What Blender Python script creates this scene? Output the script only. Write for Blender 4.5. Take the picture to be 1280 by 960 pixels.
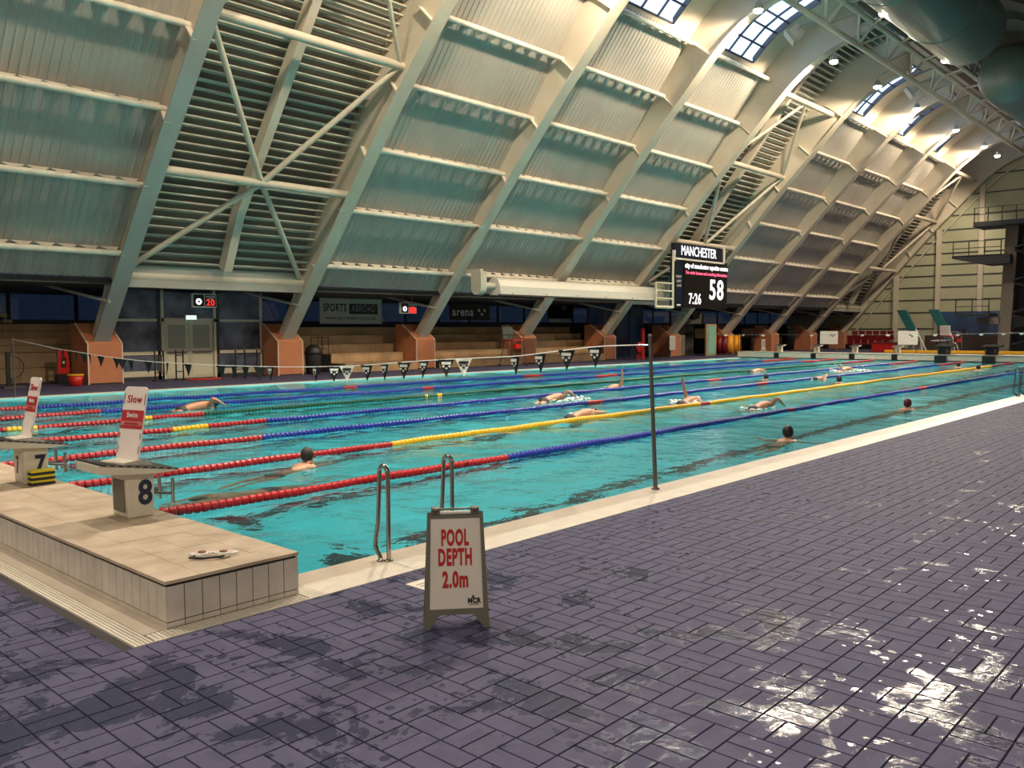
import bpy, bmesh, math, random
import numpy as np
from mathutils import Vector, Matrix

random.seed(7)
rng = np.random.default_rng(7)
sc = bpy.context.scene
for o in list(bpy.data.objects):
    bpy.data.objects.remove(o)
COL = sc.collection
PI = math.pi

# ---------------------------------------------------------------- camera
# world: X along the pool (0 = start wall), Y across it (0 = near edge), Z up, metres
cam_d = bpy.data.cameras.new('camera')
cam = bpy.data.objects.new('camera', cam_d)
COL.objects.link(cam)
sc.camera = cam
yaw, pitch, roll = 0.7392, -0.0629, -0.0041
F = Vector((math.cos(yaw) * math.cos(pitch), math.sin(yaw) * math.cos(pitch), math.sin(pitch)))
Rt = Vector((math.sin(yaw), -math.cos(yaw), 0))
Up = Rt.cross(F)
R2 = Rt * math.cos(roll) + Up * math.sin(roll)
U2 = Up * math.cos(roll) - Rt * math.sin(roll)
M = Matrix((R2, U2, -F)).transposed().to_4x4()
M.translation = Vector((-3.527, -5.795, 1.937))
cam.matrix_world = M
cam_d.sensor_width = 36.0
cam_d.lens = 1070.6 / 1280 * 36.0
cam_d.clip_end = 400
cam_d.clip_start = 0.05

# ---------------------------------------------------------------- world, exposure
world = bpy.data.worlds.new('sky')
sc.world = world
world.use_nodes = True
bg = world.node_tree.nodes['Background']
bg.inputs[0].default_value = (0.55, 0.70, 1.0, 1)
bg.inputs[1].default_value = 1.9
sc.view_settings.view_transform = 'Standard'
sc.view_settings.look = 'None'
sc.view_settings.gamma = 1.0
sc.view_settings.exposure = 0.42
sc.view_settings.use_curve_mapping = False
LAMP_ROOF = 2050.0      # watts, floodlights on the far side of the ridge truss
LAMP_POOL = 3600.0     # watts, pool lamps on the near side of it
WARM = (1.0, 0.80, 0.56)
COOL = (1.0, 0.86, 0.68)


# ---------------------------------------------------------------- mesh helpers
class MB:
    """collects shapes; build() links them as one mesh object"""
    def __init__(s):
        s.v = []
        s.f = []
        s.smooth = []

    def add(s, vs, fs, smooth=False):
        n = len(s.v)
        s.v += [tuple(p) for p in vs]
        s.f += [tuple(i + n for i in f) for f in fs]
        s.smooth += [smooth] * len(fs)
        return s

    def box(s, x0, x1, y0, y1, z0, z1):
        vs = [(x, y, z) for z in (z0, z1) for y in (y0, y1) for x in (x0, x1)]
        return s.add(vs, [(0, 2, 3, 1), (4, 5, 7, 6), (0, 1, 5, 4), (2, 6, 7, 3), (0, 4, 6, 2), (1, 3, 7, 5)])

    def obox(s, c, ax, ay, az):
        """oriented box: centre and three half-axis vectors"""
        c, ax, ay, az = map(Vector, (c, ax, ay, az))
        vs = [c + ax * i + ay * j + az * k for k in (-1, 1) for j in (-1, 1) for i in (-1, 1)]
        return s.add(vs, [(0, 2, 3, 1), (4, 5, 7, 6), (0, 1, 5, 4), (2, 6, 7, 3), (0, 4, 6, 2), (1, 3, 7, 5)])

    def prism(s, pts, axis, a, b):
        """polygon pts (2D) extruded along axis from a to b. axis 'x': pts=(y,z); 'y': (x,z); 'z': (x,y)"""
        n = len(pts)
        def P(p, t):
            return {'x': (t, p[0], p[1]), 'y': (p[0], t, p[1]), 'z': (p[0], p[1], t)}[axis]
        vs = [P(p, a) for p in pts] + [P(p, b) for p in pts]
        fs = [tuple(range(n - 1, -1, -1)), tuple(range(n, 2 * n))]
        fs += [(i, (i + 1) % n, n + (i + 1) % n, n + i) for i in range(n)]
        return s.add(vs, fs)

    def tube(s, path, r, n=10, cap=True, smooth=True):
        path = [Vector(p) for p in path]
        rs = r if isinstance(r, (list, tuple)) else [r] * len(path)
        vs, fs = [], []
        prev = None
        for i, p in enumerate(path):
            if i == 0:
                d = path[1] - p
            elif i == len(path) - 1:
                d = p - path[i - 1]
            else:
                d = (path[i + 1] - p).normalized() + (p - path[i - 1]).normalized()
            d.normalize()
            if prev is None:
                up = Vector((0, 0, 1)) if abs(d.z) < 0.9 else Vector((1, 0, 0))
                a = d.cross(up).normalized()
            else:
                a = (prev - d * prev.dot(d)).normalized()
            prev = a
            b = d.cross(a)
            for k in range(n):
                t = 2 * PI * k / n
                vs.append(p + (a * math.cos(t) + b * math.sin(t)) * rs[i])
        for i in range(len(path) - 1):
            for k in range(n):
                fs.append((i * n + k, i * n + (k + 1) % n, (i + 1) * n + (k + 1) % n, (i + 1) * n + k))
        s.add(vs, fs, smooth)
        if cap:
            m = len(path) - 1
            s.add(vs[:n], [tuple(range(n - 1, -1, -1))])
            s.add(vs[m * n:], [tuple(range(n))])
        return s

    def lathe(s, prof, c=(0, 0, 0), n=16, axis='z', smooth=True):
        """prof: (radius, height) list"""
        vs, fs = [], []
        for r, h in prof:
            for k in range(n):
                t = 2 * PI * k / n
                p = (r * math.cos(t), r * math.sin(t), h)
                if axis == 'x':
                    p = (p[2], p[0], p[1])
                elif axis == 'y':
                    p = (p[1], p[2], p[0])
                vs.append((p[0] + c[0], p[1] + c[1], p[2] + c[2]))
        for i in range(len(prof) - 1):
            for k in range(n):
                fs.append((i * n + k, i * n + (k + 1) % n, (i + 1) * n + (k + 1) % n, (i + 1) * n + k))
        fs.append(tuple(range(n - 1, -1, -1)))
        fs.append(tuple(range((len(prof) - 1) * n, len(prof) * n)))
        return s.add(vs, fs, smooth)

    def ball(s, c, rx, ry=None, rz=None, n=14, m=9):
        ry = ry or rx
        rz = rz or rx
        vs, fs = [], []
        for i in range(m + 1):
            a = PI * i / m
            for k in range(n):
                t = 2 * PI * k / n
                vs.append((c[0] + rx * math.sin(a) * math.cos(t), c[1] + ry * math.sin(a) * math.sin(t), c[2] + rz * math.cos(a)))
        for i in range(m):
            for k in range(n):
                fs.append((i * n + k, (i + 1) * n + k, (i + 1) * n + (k + 1) % n, i * n + (k + 1) % n))
        return s.add(vs, fs, True)

    def strip(s, A, B, smooth=False):
        """quad strip between two equally long polylines"""
        n = len(A)
        fs = [(i, i + 1, n + i + 1, n + i) for i in range(n - 1)]
        return s.add(list(A) + list(B), fs, smooth)

    def mesh(s, name, mat=None, fix=True):
        me = bpy.data.meshes.new(name)
        me.from_pydata(s.v, [], s.f)
        me.polygons.foreach_set('use_smooth', s.smooth)
        if fix and len(s.f) < 60000:
            bm = bmesh.new()
            bm.from_mesh(me)
            bmesh.ops.recalc_face_normals(bm, faces=bm.faces)
            bm.to_mesh(me)
            bm.free()
        if mat:
            me.materials.append(mat)
        me.update()
        return me

    def build(s, name, mat, parent=None, loc=None, rz=None, fix=True, bevel=0):
        o = link(name, s.mesh(name, mat, fix), parent, loc, rz)
        if bevel:
            md = o.modifiers.new('edge', 'BEVEL')
            md.width = bevel
            md.segments = 2
            md.limit_method = 'ANGLE'
        return o


def link(name, data, parent=None, loc=None, rz=None):
    o = bpy.data.objects.new(name, data)
    COL.objects.link(o)
    if parent is not None:
        o.parent = parent
    if loc is not None:
        o.location = loc
    if rz is not None:
        o.rotation_euler = (0, 0, rz)
    return o


def tag(o, label=None, cat=None, group=None, kind=None):
    if label:
        o['label'] = label
    if cat:
        o['category'] = cat
    if group:
        o['group'] = group
    if kind:
        o['kind'] = kind
    return o


def thing(name, label, cat, loc=(0, 0, 0), rz=0, group=None):
    return tag(link(name, None, None, loc, rz), label, cat, group)


def struct(name, parent=None, loc=(0, 0, 0)):
    return tag(link(name, None, parent, loc), kind='structure')


def copy_tree(o, parent=None):
    c = o.copy()
    COL.objects.link(c)
    c.parent = parent
    for ch in list(o.children):
        copy_tree(ch, c)
    return c


def text(name, body, mat, parent, origin, right, up, size, sx=1.0, bold=0.0, align='CENTER', depth=0.002):
    """flat lettering: origin = anchor point, right/up = directions in the parent's frame, size = letter height scale"""
    cu = bpy.data.curves.new(name, 'FONT')
    cu.body = body
    cu.size = size
    cu.align_x = align
    cu.align_y = 'CENTER'
    cu.offset = bold
    cu.space_character = 1.0 + (0.12 if bold else 0.0)
    cu.extrude = depth
    cu.resolution_u = 3
    cu.materials.append(mat)
    o = link(name, cu, parent)
    r = Vector(right).normalized()
    u = Vector(up).normalized()
    n = r.cross(u)
    m = Matrix((r * sx, u, n)).transposed().to_4x4()
    m.translation = Vector(origin)
    o.matrix_local = m
    return o


# ---------------------------------------------------------------- materials
def mat(name, col, rough=0.5, metal=0.0, var=0.0, vscale=3.0, bump=0.0, bscale=40.0, spec=0.5, coord='Object', col2=None, emit=None, es=0.0, rvar=0.0):
    m = bpy.data.materials.new(name)
    m.use_nodes = True
    nt = m.node_tree
    b = nt.nodes['Principled BSDF']
    b.inputs['Base Color'].default_value = (*col, 1)
    b.inputs['Roughness'].default_value = rough
    b.inputs['Metallic'].default_value = metal
    b.inputs['Specular IOR Level'].default_value = spec
    if emit:
        b.inputs['Emission Color'].default_value = (*emit, 1)
        b.inputs['Emission Strength'].default_value = es
    if var or bump or rvar:
        if coord == 'World':
            src = nt.nodes.new('ShaderNodeNewGeometry').outputs['Position']
        else:
            src = nt.nodes.new('ShaderNodeTexCoord').outputs[coord]
    if var or rvar:
        no = nt.nodes.new('ShaderNodeTexNoise')
        no.inputs['Scale'].default_value = vscale
        no.inputs['Detail'].default_value = 5
        nt.links.new(src, no.inputs['Vector'])
        rp = nt.nodes.new('ShaderNodeMapRange')
        rp.inputs[1].default_value = 0.3
        rp.inputs[2].default_value = 0.7
        nt.links.new(no.outputs['Fac'], rp.inputs[0])
        mx = nt.nodes.new('ShaderNodeMix')
        mx.data_type = 'RGBA'
        c2 = col2 or tuple(c * (1 - var) for c in col)
        mx.inputs[6].default_value = (*col, 1)
        mx.inputs[7].default_value = (*c2, 1)
        nt.links.new(rp.outputs[0], mx.inputs[0])
        nt.links.new(mx.outputs[2], b.inputs['Base Color'])
        if rvar:
            r2 = nt.nodes.new('ShaderNodeMapRange')
            r2.inputs[3].default_value = rough - rvar
            r2.inputs[4].default_value = rough + rvar
            nt.links.new(no.outputs['Fac'], r2.inputs[0])
            nt.links.new(r2.outputs[0], b.inputs['Roughness'])
    if bump:
        n2 = nt.nodes.new('ShaderNodeTexNoise')
        n2.inputs['Scale'].default_value = bscale
        nt.links.new(src, n2.inputs['Vector'])
        bp = nt.nodes.new('ShaderNodeBump')
        bp.inputs['Strength'].default_value = bump
        bp.inputs['Distance'].default_value = 0.02
        nt.links.new(n2.outputs['Fac'], bp.inputs['Height'])
        nt.links.new(bp.outputs[0], b.inputs['Normal'])
    return m


def emat(name, col, s):
    m = bpy.data.materials.new(name)
    m.use_nodes = True
    nt = m.node_tree
    nt.nodes.clear()
    e = nt.nodes.new('ShaderNodeEmission')
    e.inputs[0].default_value = (*col, 1)
    e.inputs[1].default_value = s
    o = nt.nodes.new('ShaderNodeOutputMaterial')
    nt.links.new(e.outputs[0], o.inputs[0])
    return m


def deck_material():
    """purple grey quarry tile with wet patches of irregular outline"""
    m = bpy.data.materials.new('deck_tile')
    m.use_nodes = True
    nt = m.node_tree
    N = nt.nodes.new
    L = nt.links.new
    b = nt.nodes['Principled BSDF']
    pos = N('ShaderNodeNewGeometry').outputs['Position']
    # per tile tint from a cell of about tile size
    sn = N('ShaderNodeVectorMath'); sn.operation = 'SNAP'
    sn.inputs[1].default_value = (0.1275, 0.1275, 10)
    L(pos, sn.inputs[0])
    wn = N('ShaderNodeTexWhiteNoise')
    L(sn.outputs[0], wn.inputs[0])
    # wet patches: two scales, thresholded
    n1 = N('ShaderNodeTexNoise'); n1.inputs['Scale'].default_value = 1.9; n1.inputs['Detail'].default_value = 9; n1.inputs['Roughness'].default_value = 0.68; n1.inputs['Distortion'].default_value = 0.5
    L(pos, n1.inputs['Vector'])
    # the splashed zone lies around the ladder and the platform
    sp = N('ShaderNodeSeparateXYZ'); L(pos, sp.inputs[0])
    zn = N('ShaderNodeMapRange'); zn.interpolation_type = 'SMOOTHSTEP'; zn.inputs[1].default_value = 0.3; zn.inputs[2].default_value = 3.2; zn.inputs[3].default_value = 0.0; zn.inputs[4].default_value = 0.10
    L(sp.outputs[0], zn.inputs[0])
    sb = N('ShaderNodeMath'); sb.operation = 'SUBTRACT'
    L(n1.outputs['Fac'], sb.inputs[0]); L(zn.outputs[0], sb.inputs[1])
    t1 = N('ShaderNodeMapRange'); t1.inputs[1].default_value = 0.515; t1.inputs[2].default_value = 0.545
    L(sb.outputs[0], t1.inputs[0])
    # small drips
    vo = N('ShaderNodeTexVoronoi'); vo.inputs['Scale'].default_value = 11.0
    L(pos, vo.inputs['Vector'])
    n3 = N('ShaderNodeTexNoise'); n3.inputs['Scale'].default_value = 2.6
    L(pos, n3.inputs['Vector'])
    t3 = N('ShaderNodeMapRange'); t3.inputs[1].default_value = 0.46; t3.inputs[2].default_value = 0.66; t3.inputs[3].default_value = 0.0; t3.inputs[4].default_value = 0.34
    L(n3.outputs['Fac'], t3.inputs[0])
    lt = N('ShaderNodeMath'); lt.operation = 'LESS_THAN'
    L(vo.outputs['Distance'], lt.inputs[0]); L(t3.outputs[0], lt.inputs[1])
    mxw = N('ShaderNodeMath'); mxw.operation = 'MAXIMUM'
    L(t1.outputs[0], mxw.inputs[0]); L(lt.outputs[0], mxw.inputs[1])
    # dry colour
    cr = N('ShaderNodeMix'); cr.data_type = 'RGBA'
    cr.inputs[6].default_value = (0.060, 0.059, 0.118, 1)
    cr.inputs[7].default_value = (0.078, 0.075, 0.145, 1)
    L(wn.outputs[0], cr.inputs[0])
    cw = N('ShaderNodeMix'); cw.data_type = 'RGBA'
    cw.inputs[7].default_value = (0.038, 0.041, 0.086, 1)
    L(mxw.outputs[0], cw.inputs[0]); L(cr.outputs[2], cw.inputs[6])
    L(cw.outputs[2], b.inputs['Base Color'])
    rr = N('ShaderNodeMapRange'); rr.inputs[3].default_value = 0.72; rr.inputs[4].default_value = 0.15
    L(mxw.outputs[0], rr.inputs[0]); L(rr.outputs[0], b.inputs['Roughness'])
    b.inputs['Specular IOR Level'].default_value = 0.2
    nb = N('ShaderNodeTexNoise'); nb.inputs['Scale'].default_value = 9.0; nb.inputs['Detail'].default_value = 6
    L(pos, nb.inputs['Vector'])
    bp = N('ShaderNodeBump'); bp.inputs['Strength'].default_value = 0.25; bp.inputs['Distance'].default_value = 0.02
    L(nb.outputs['Fac'], bp.inputs['Height']); L(bp.outputs[0], b.inputs['Normal'])
    return m


def water_material():
    m = bpy.data.materials.new('pool_water')
    m.use_nodes = True
    nt = m.node_tree
    N = nt.nodes.new
    L = nt.links.new
    nt.nodes.clear()
    out = N('ShaderNodeOutputMaterial')
    g = N('ShaderNodeBsdfGlass')
    g.inputs['Color'].default_value = (0.84, 0.98, 0.985, 1)
    g.inputs['Roughness'].default_value = 0.0
    g.inputs['IOR'].default_value = 1.33
    pos = N('ShaderNodeNewGeometry').outputs['Position']
    n1 = N('ShaderNodeTexNoise'); n1.inputs['Scale'].default_value = 3.2; n1.inputs['Detail'].default_value = 3
    L(pos, n1.inputs['Vector'])
    bp = N('ShaderNodeBump'); bp.inputs['Strength'].default_value = 0.5; bp.inputs['Distance'].default_value = 0.06
    L(n1.outputs['Fac'], bp.inputs['Height'])
    L(bp.outputs[0], g.inputs['Normal'])
    L(g.outputs[0], out.inputs[0])
    return m


def pane_material(name, tint, gloss=0.10):
    m = bpy.data.materials.new(name)
    m.use_nodes = True
    nt = m.node_tree
    nt.nodes.clear()
    out = nt.nodes.new('ShaderNodeOutputMaterial')
    t = nt.nodes.new('ShaderNodeBsdfTransparent')
    t.inputs[0].default_value = (*tint, 1)
    g = nt.nodes.new('ShaderNodeBsdfGlossy')
    g.inputs['Roughness'].default_value = 0.03
    mx = nt.nodes.new('ShaderNodeMixShader')
    mx.inputs[0].default_value = gloss
    nt.links.new(t.outputs[0], mx.inputs[1])
    nt.links.new(g.outputs[0], mx.inputs[2])
    nt.links.new(mx.outputs[0], out.inputs[0])
    return m


def tiled(name, col, grout, sx, sy, rough, plane='xy', w=0.012):
    """small ceramic tile grid in world space"""
    m = bpy.data.materials.new(name)
    m.use_nodes = True
    nt = m.node_tree
    N = nt.nodes.new
    L = nt.links.new
    b = nt.nodes['Principled BSDF']
    pos = N('ShaderNodeNewGeometry').outputs['Position']
    br = N('ShaderNodeTexBrick')
    br.offset = 0.0
    br.inputs['Scale'].default_value = 1.0
    br.inputs['Brick Width'].default_value = sx
    br.inputs['Row Height'].default_value = sy
    br.inputs['Mortar Size'].default_value = w
    br.inputs['Color1'].default_value = (*col, 1)
    br.inputs['Color2'].default_value = (*[c * 0.93 for c in col], 1)
    br.inputs['Mortar'].default_value = (*grout, 1)
    sp = N('ShaderNodeSeparateXYZ'); cb = N('ShaderNodeCombineXYZ')
    L(pos, sp.inputs[0])
    idx = {'xy': (0, 1), 'xz': (0, 2), 'yz': (1, 2)}[plane]
    L(sp.outputs[idx[0]], cb.inputs[0]); L(sp.outputs[idx[1]], cb.inputs[1])
    L(cb.outputs[0], br.inputs['Vector'])
    L(br.outputs['Color'], b.inputs['Base Color'])
    b.inputs['Roughness'].default_value = rough
    return m


MT = {}
MT['deck'] = deck_material()
MT['grout'] = mat('deck_grout', (0.035, 0.03, 0.032), 0.8, coord='World', var=0.4, vscale=6)
MT['coping'] = mat('coping_beige', (0.54, 0.455, 0.37), 0.45, var=0.22, vscale=2.5, coord='World')
MT['grating'] = mat('grating_white', (0.76, 0.70, 0.61), 0.4, var=0.15, vscale=4, coord='World')
MT['plat'] = mat('platform_tile', (0.55, 0.45, 0.35), 0.42, var=0.4, col2=(0.36, 0.275, 0.20), vscale=3.5, coord='World', bump=0.08, bscale=25)
MT['plat_side'] = mat('platform_side_tile', (0.60, 0.55, 0.49), 0.3, var=0.25, vscale=5, coord='World')
MT['joint'] = mat('dark_joint', (0.03, 0.026, 0.024), 0.8)
MT['basin'] = tiled('basin_tile', (0.10, 0.76, 0.90), (0.085, 0.66, 0.80), 0.25, 0.25, 0.4)
MT['basin_wall'] = mat('basin_wall_tile', (0.20, 0.76, 0.86), 0.35)
MT['laneline'] = mat('lane_marking', (0.012, 0.018, 0.035), 0.4)
MT['water'] = water_material()
MT['steel'] = mat('cream_steel', (0.62, 0.56, 0.46), 0.5, var=0.12, vscale=0.8, coord='World')
MT['steel_grey'] = mat('grey_steel', (0.40, 0.41, 0.38), 0.5, var=0.1, vscale=0.8, coord='World')
MT['sheet'] = mat('roof_sheet', (0.42, 0.40, 0.36), 0.6, var=0.16, vscale=0.7, coord='World')
MT['purlin'] = mat('purlin_white', (0.84, 0.78, 0.67), 0.5, var=0.25, vscale=2.5, coord='World')
MT['louvre'] = mat('louvre_slat', (0.56, 0.54, 0.46), 0.55, var=0.1, coord='World')
MT['louvre_back'] = mat('louvre_backing', (0.24, 0.25, 0.22), 0.8)
MT['terracotta'] = mat('terracotta_plinth', (0.56, 0.215, 0.105), 0.5, var=0.12, vscale=1.5, coord='World')
MT['paletrim'] = mat('pale_edge', (0.72, 0.58, 0.47), 0.5)
MT['timber'] = mat('bench_timber', (0.56, 0.37, 0.20), 0.5, var=0.3, vscale=1.2, coord='World')
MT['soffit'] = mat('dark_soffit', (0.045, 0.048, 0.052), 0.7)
MT['roofshade'] = mat('painted_shade_roof', (0.10, 0.085, 0.07), 0.7)  # shade under the near roof put into its colour
MT['duct'] = mat('duct_teal', (0.20, 0.26, 0.25), 0.38, metal=0.3, var=0.1, vscale=0.6, coord='World')
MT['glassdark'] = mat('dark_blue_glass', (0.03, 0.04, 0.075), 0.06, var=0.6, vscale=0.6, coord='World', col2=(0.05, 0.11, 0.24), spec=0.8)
MT['tinted'] = pane_material('tinted_glass', (0.070, 0.086, 0.105), 0.12)
MT['doorglass'] = mat('painted_reflection_glass', (0.02, 0.025, 0.05), 0.08, var=0.6, vscale=1.1, coord='World', col2=(0.20, 0.23, 0.32), spec=0.8)  # pale noise patches paint reflections into the glass colour
MT['frame'] = mat('window_frame', (0.05, 0.055, 0.06), 0.5)
MT['creamframe'] = mat('cream_frame', (0.66, 0.60, 0.46), 0.5)
MT['creamdoor'] = mat('cream_door', (0.62, 0.60, 0.46), 0.45, var=0.1)
MT['endwall'] = mat('end_cladding', (0.45, 0.46, 0.32), 0.6, var=0.12, vscale=0.5, coord='World')
MT['concrete'] = mat('brown_concrete', (0.20, 0.17, 0.135), 0.7, var=0.2, vscale=1.0, coord='World')
MT['black'] = mat('black_paint', (0.012, 0.012, 0.014), 0.45)
MT['shadeblack'] = mat('painted_shade_black', (0.006, 0.006, 0.007), 0.9, spec=0.1)  # stands in for the shade on the two unlit far blocks
MT['rubber'] = mat('black_rubber', (0.02, 0.02, 0.022), 0.7)
MT['navy'] = mat('navy_panel', (0.005, 0.008, 0.022), 0.35)
MT['white'] = mat('white_plastic', (0.76, 0.72, 0.66), 0.4, var=0.08, vscale=6)
MT['paper'] = mat('white_panel', (0.66, 0.61, 0.56), 0.45, var=0.05, vscale=4)
MT['signwhite'] = mat('sign_white', (0.84, 0.76, 0.73), 0.45, var=0.05, vscale=4)
MT['blockwhite'] = mat('block_white', (0.66, 0.62, 0.52), 0.4, var=0.12, vscale=7)
MT['red'] = mat('float_red', (0.36, 0.006, 0.012), 0.35)
MT['blue'] = mat('float_blue', (0.012, 0.024, 0.27), 0.35)
MT['yellow'] = mat('float_yellow', (0.82, 0.42, 0.012), 0.35)
MT['green'] = mat('float_green', (0.008, 0.075, 0.045), 0.32)
MT['cable'] = mat('steel_cable', (0.35, 0.35, 0.34), 0.35, metal=0.7)
MT['chrome'] = mat('polished_steel', (0.36, 0.33, 0.29), 0.16, metal=1.0)
MT['polegrey'] = mat('pole_grey', (0.13, 0.12, 0.11), 0.35, metal=0.5)
MT['signframe'] = mat('sign_frame_grey', (0.13, 0.125, 0.10), 0.5, var=0.1)
MT['signred'] = mat('sign_red', (0.42, 0.012, 0.016), 0.45)
MT['bandred'] = mat('band_red', (0.46, 0.022, 0.03), 0.4)
MT['ink'] = mat('black_ink', (0.01, 0.01, 0.012), 0.5)
MT['inknavy'] = mat('navy_ink', (0.012, 0.016, 0.05), 0.5)
MT['whiteink'] = mat('white_ink', (0.78, 0.76, 0.72), 0.5)
MT['greyink'] = mat('grey_ink', (0.33, 0.33, 0.32), 0.5)
MT['bannergrey'] = mat('banner_grey', (0.66, 0.66, 0.61), 0.6, var=0.15, vscale=1.5)
MT['redplastic'] = mat('red_plastic', (0.60, 0.02, 0.015), 0.35)
MT['darkred'] = mat('dark_red_seat', (0.22, 0.012, 0.016), 0.5)
MT['orange'] = mat('reel_orange', (0.85, 0.36, 0.02), 0.4)
MT['maroon'] = mat('reel_maroon', (0.17, 0.008, 0.012), 0.4)
MT['teal'] = mat('board_teal', (0.01, 0.11, 0.11), 0.4)
MT['palegreen'] = mat('pale_green_board', (0.22, 0.52, 0.42), 0.4)
MT['skin'] = mat('skin', (0.52, 0.27, 0.17), 0.45, var=0.12, vscale=8)
MT['skin_tan'] = mat('skin_tan', (0.42, 0.20, 0.11), 0.45, var=0.12, vscale=8)
MT['hair'] = mat('dark_hair', (0.010, 0.008, 0.007), 0.5, bump=0.5, bscale=60)
MT['capblack'] = mat('black_cap', (0.012, 0.012, 0.016), 0.3)
MT['capred'] = mat('dark_red_cap', (0.10, 0.012, 0.02), 0.3)
MT['trunks'] = mat('dark_swimwear', (0.02, 0.02, 0.03), 0.6)
MT['foam'] = mat('splash_foam', (0.86, 0.90, 0.90), 0.5)
MT['pane'] = pane_material('skylight_glass', (0.93, 0.97, 1.0), 0.05)
MT['clear'] = pane_material('clear_glass', (0.55, 0.6, 0.7), 0.16)
MT['lens'] = emat('lamp_lens', (1.0, 0.86, 0.66), 45.0)
MT['ledwhite'] = emat('led_white', (1.0, 0.98, 1.0), 1.6)
MT['ledpink'] = emat('led_pink', (1.0, 0.12, 0.22), 1.2)
MT['ledred'] = emat('led_red', (1.0, 0.035, 0.03), 1.1)
MT['exitglow'] = emat('exit_light', (0.75, 1.0, 0.85), 0.9)

# ================================================================ THE SETTING
# ---------------------------------------------------------------- floor
floor = struct('floor')
b = MB()
b.box(-9, 84, -10.5, -0.612, -0.3, -0.009)
b.box(-9, -1.287, -0.612, 34, -0.3, -0.009)
b.build('deck_slab', MT['grout'], floor)
b = MB()
b.box(-1.287, 84, 22.32, 34, -0.3, -0.002)
b.box(51.2, 84, -0.612, 22.32, -0.3, -0.002)
b.build('far_deck', MT['deck'], floor)

CW, CH = 0.255, 0.2525
TG = 0.0035


def tile_mesh(lx, ly):
    m = MB()
    x, y, t = lx / 2, ly / 2, 0.0022
    vs = [(-x, -y, -0.01), (x, -y, -0.01), (x, y, -0.01), (-x, y, -0.01),
          (-x + t, -y + t, 0), (x - t, -y + t, 0), (x - t, y - t, 0), (-x + t, y - t, 0)]
    m.add(vs, [(4, 5, 6, 7), (0, 1, 5, 4), (1, 2, 6, 5), (2, 3, 7, 6), (3, 0, 4, 7)])
    return m


TX = tile_mesh(CW - 2 * TG, CH / 2 - 2 * TG)
TY = tile_mesh(CW / 2 - 2 * TG, CH - 2 * TG)
me_tx = TX.mesh('tile', MT['deck'])
me_ty = TY.mesh('tile', MT['deck'])
tiles = []
for i in range(-18, 200):
    for j in range(-30, 36):
        x0, y0 = -0.59 + CW * i, -0.61 + CH * j
        if j >= 0 and x0 + CW > -1.28:
            continue
        if (i + j) % 2:
            tiles.append((0, x0 + CW / 2, y0 + CH / 4))
            tiles.append((0, x0 + CW / 2, y0 + CH * 3 / 4))
        else:
            tiles.append((1, x0 + CW / 4, y0 + CH / 2))
            tiles.append((1, x0 + CW * 3 / 4, y0 + CH / 2))
C0 = M.translation


def in_view(x, y):
    v = Vector((x, y, 0)) - C0
    w = v.dot(F)
    if w < 0.3:
        return None
    px, py = 640 + 1070.6 * v.dot(R2) / w, 480 - 1070.6 * v.dot(U2) / w
    return w if -5 < px < 1285 and py < 965 else None


seen = sorted((in_view(t[1], t[2]), k) for k, t in enumerate(tiles) if in_view(t[1], t[2]))
near = set(k for _, k in seen[:300])
rest = MB()
for k, (o, x, y) in enumerate(tiles):
    dz = random.uniform(-0.0007, 0.0007)
    if k in near:
        t = link('tile', me_ty if o else me_tx, floor, (x, y, dz))
    else:
        src = TY if o else TX
        rest.add([(p[0] + x, p[1] + y, p[2] + dz) for p in src.v], src.f)
r = rest.build('tile_field', MT['deck'], floor, fix=False)
tag(r, kind='stuff')

# ---------------------------------------------------------------- pool basin, coping, water
PW = 21.9
pool = struct('floor_pool')
b = MB()
b.box(0, 50, 0, PW, -2.3, -2.04)
b.build('basin_floor', MT['basin'], pool)
b = MB()
b.box(-0.3, 0, -0.3, PW + 0.3, -2.3, -0.012)
b.box(50, 50.3, -0.3, PW + 0.3, -2.3, -0.012)
b.box(0, 50, -0.3, 0, -2.3, -0.012)
b.box(0, 50, PW, PW + 0.3, -2.3, -0.012)
b.build('basin_wall', MT['basin_wall'], pool)
for k in range(8):
    yc = 1.75 + 2.5 * k
    b = MB()
    b.box(2.0, 48.0, yc - 0.15, yc + 0.15, -2.04, -2.03)
    b.box(2.0, 2.3, yc - 0.5, yc + 0.5, -2.04, -2.0295)
    b.box(47.7, 48.0, yc - 0.5, yc + 0.5, -2.04, -2.0295)
    b.build('lane_line', MT['laneline'], pool)
b = MB()
b.box(-0.0, 51.2, -0.30, -0.002, -0.012, 0.004)
b.build('coping', MT['coping'], pool, bevel=0.008)
b = MB()
b.box(-0.0, 50, -0.006, 0.0, -0.07, -0.012)
b.build('waterline_joint', MT['joint'], pool)
b = MB()
x = 0.0
while x < 51.2:
    b.box(x, x + 0.0285, -0.606, -0.304, -0.006, 0.003)
    x += 0.031
b.box(0, 51.2, -0.612, -0.596, -0.01, 0.004)
b.box(0, 51.2, -0.314, -0.30, -0.01, 0.0045)
g = b.build('gutter_grating', MT['grating'], pool, fix=False)
tag(g, kind='stuff')
b = MB()
b.box(-1.287, 51.2, -0.612, 0.0, -0.05, -0.014)
b.box(-1.287, -0.9, -0.612, 24, -0.05, -0.014)
b.build('gutter_bed', MT['coping'], pool)
b = MB()
b.box(0, 51.2, PW + 0.002, PW + 0.42, -0.2, 0.006)
b.build('coping', MT['grating'], pool)
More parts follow.
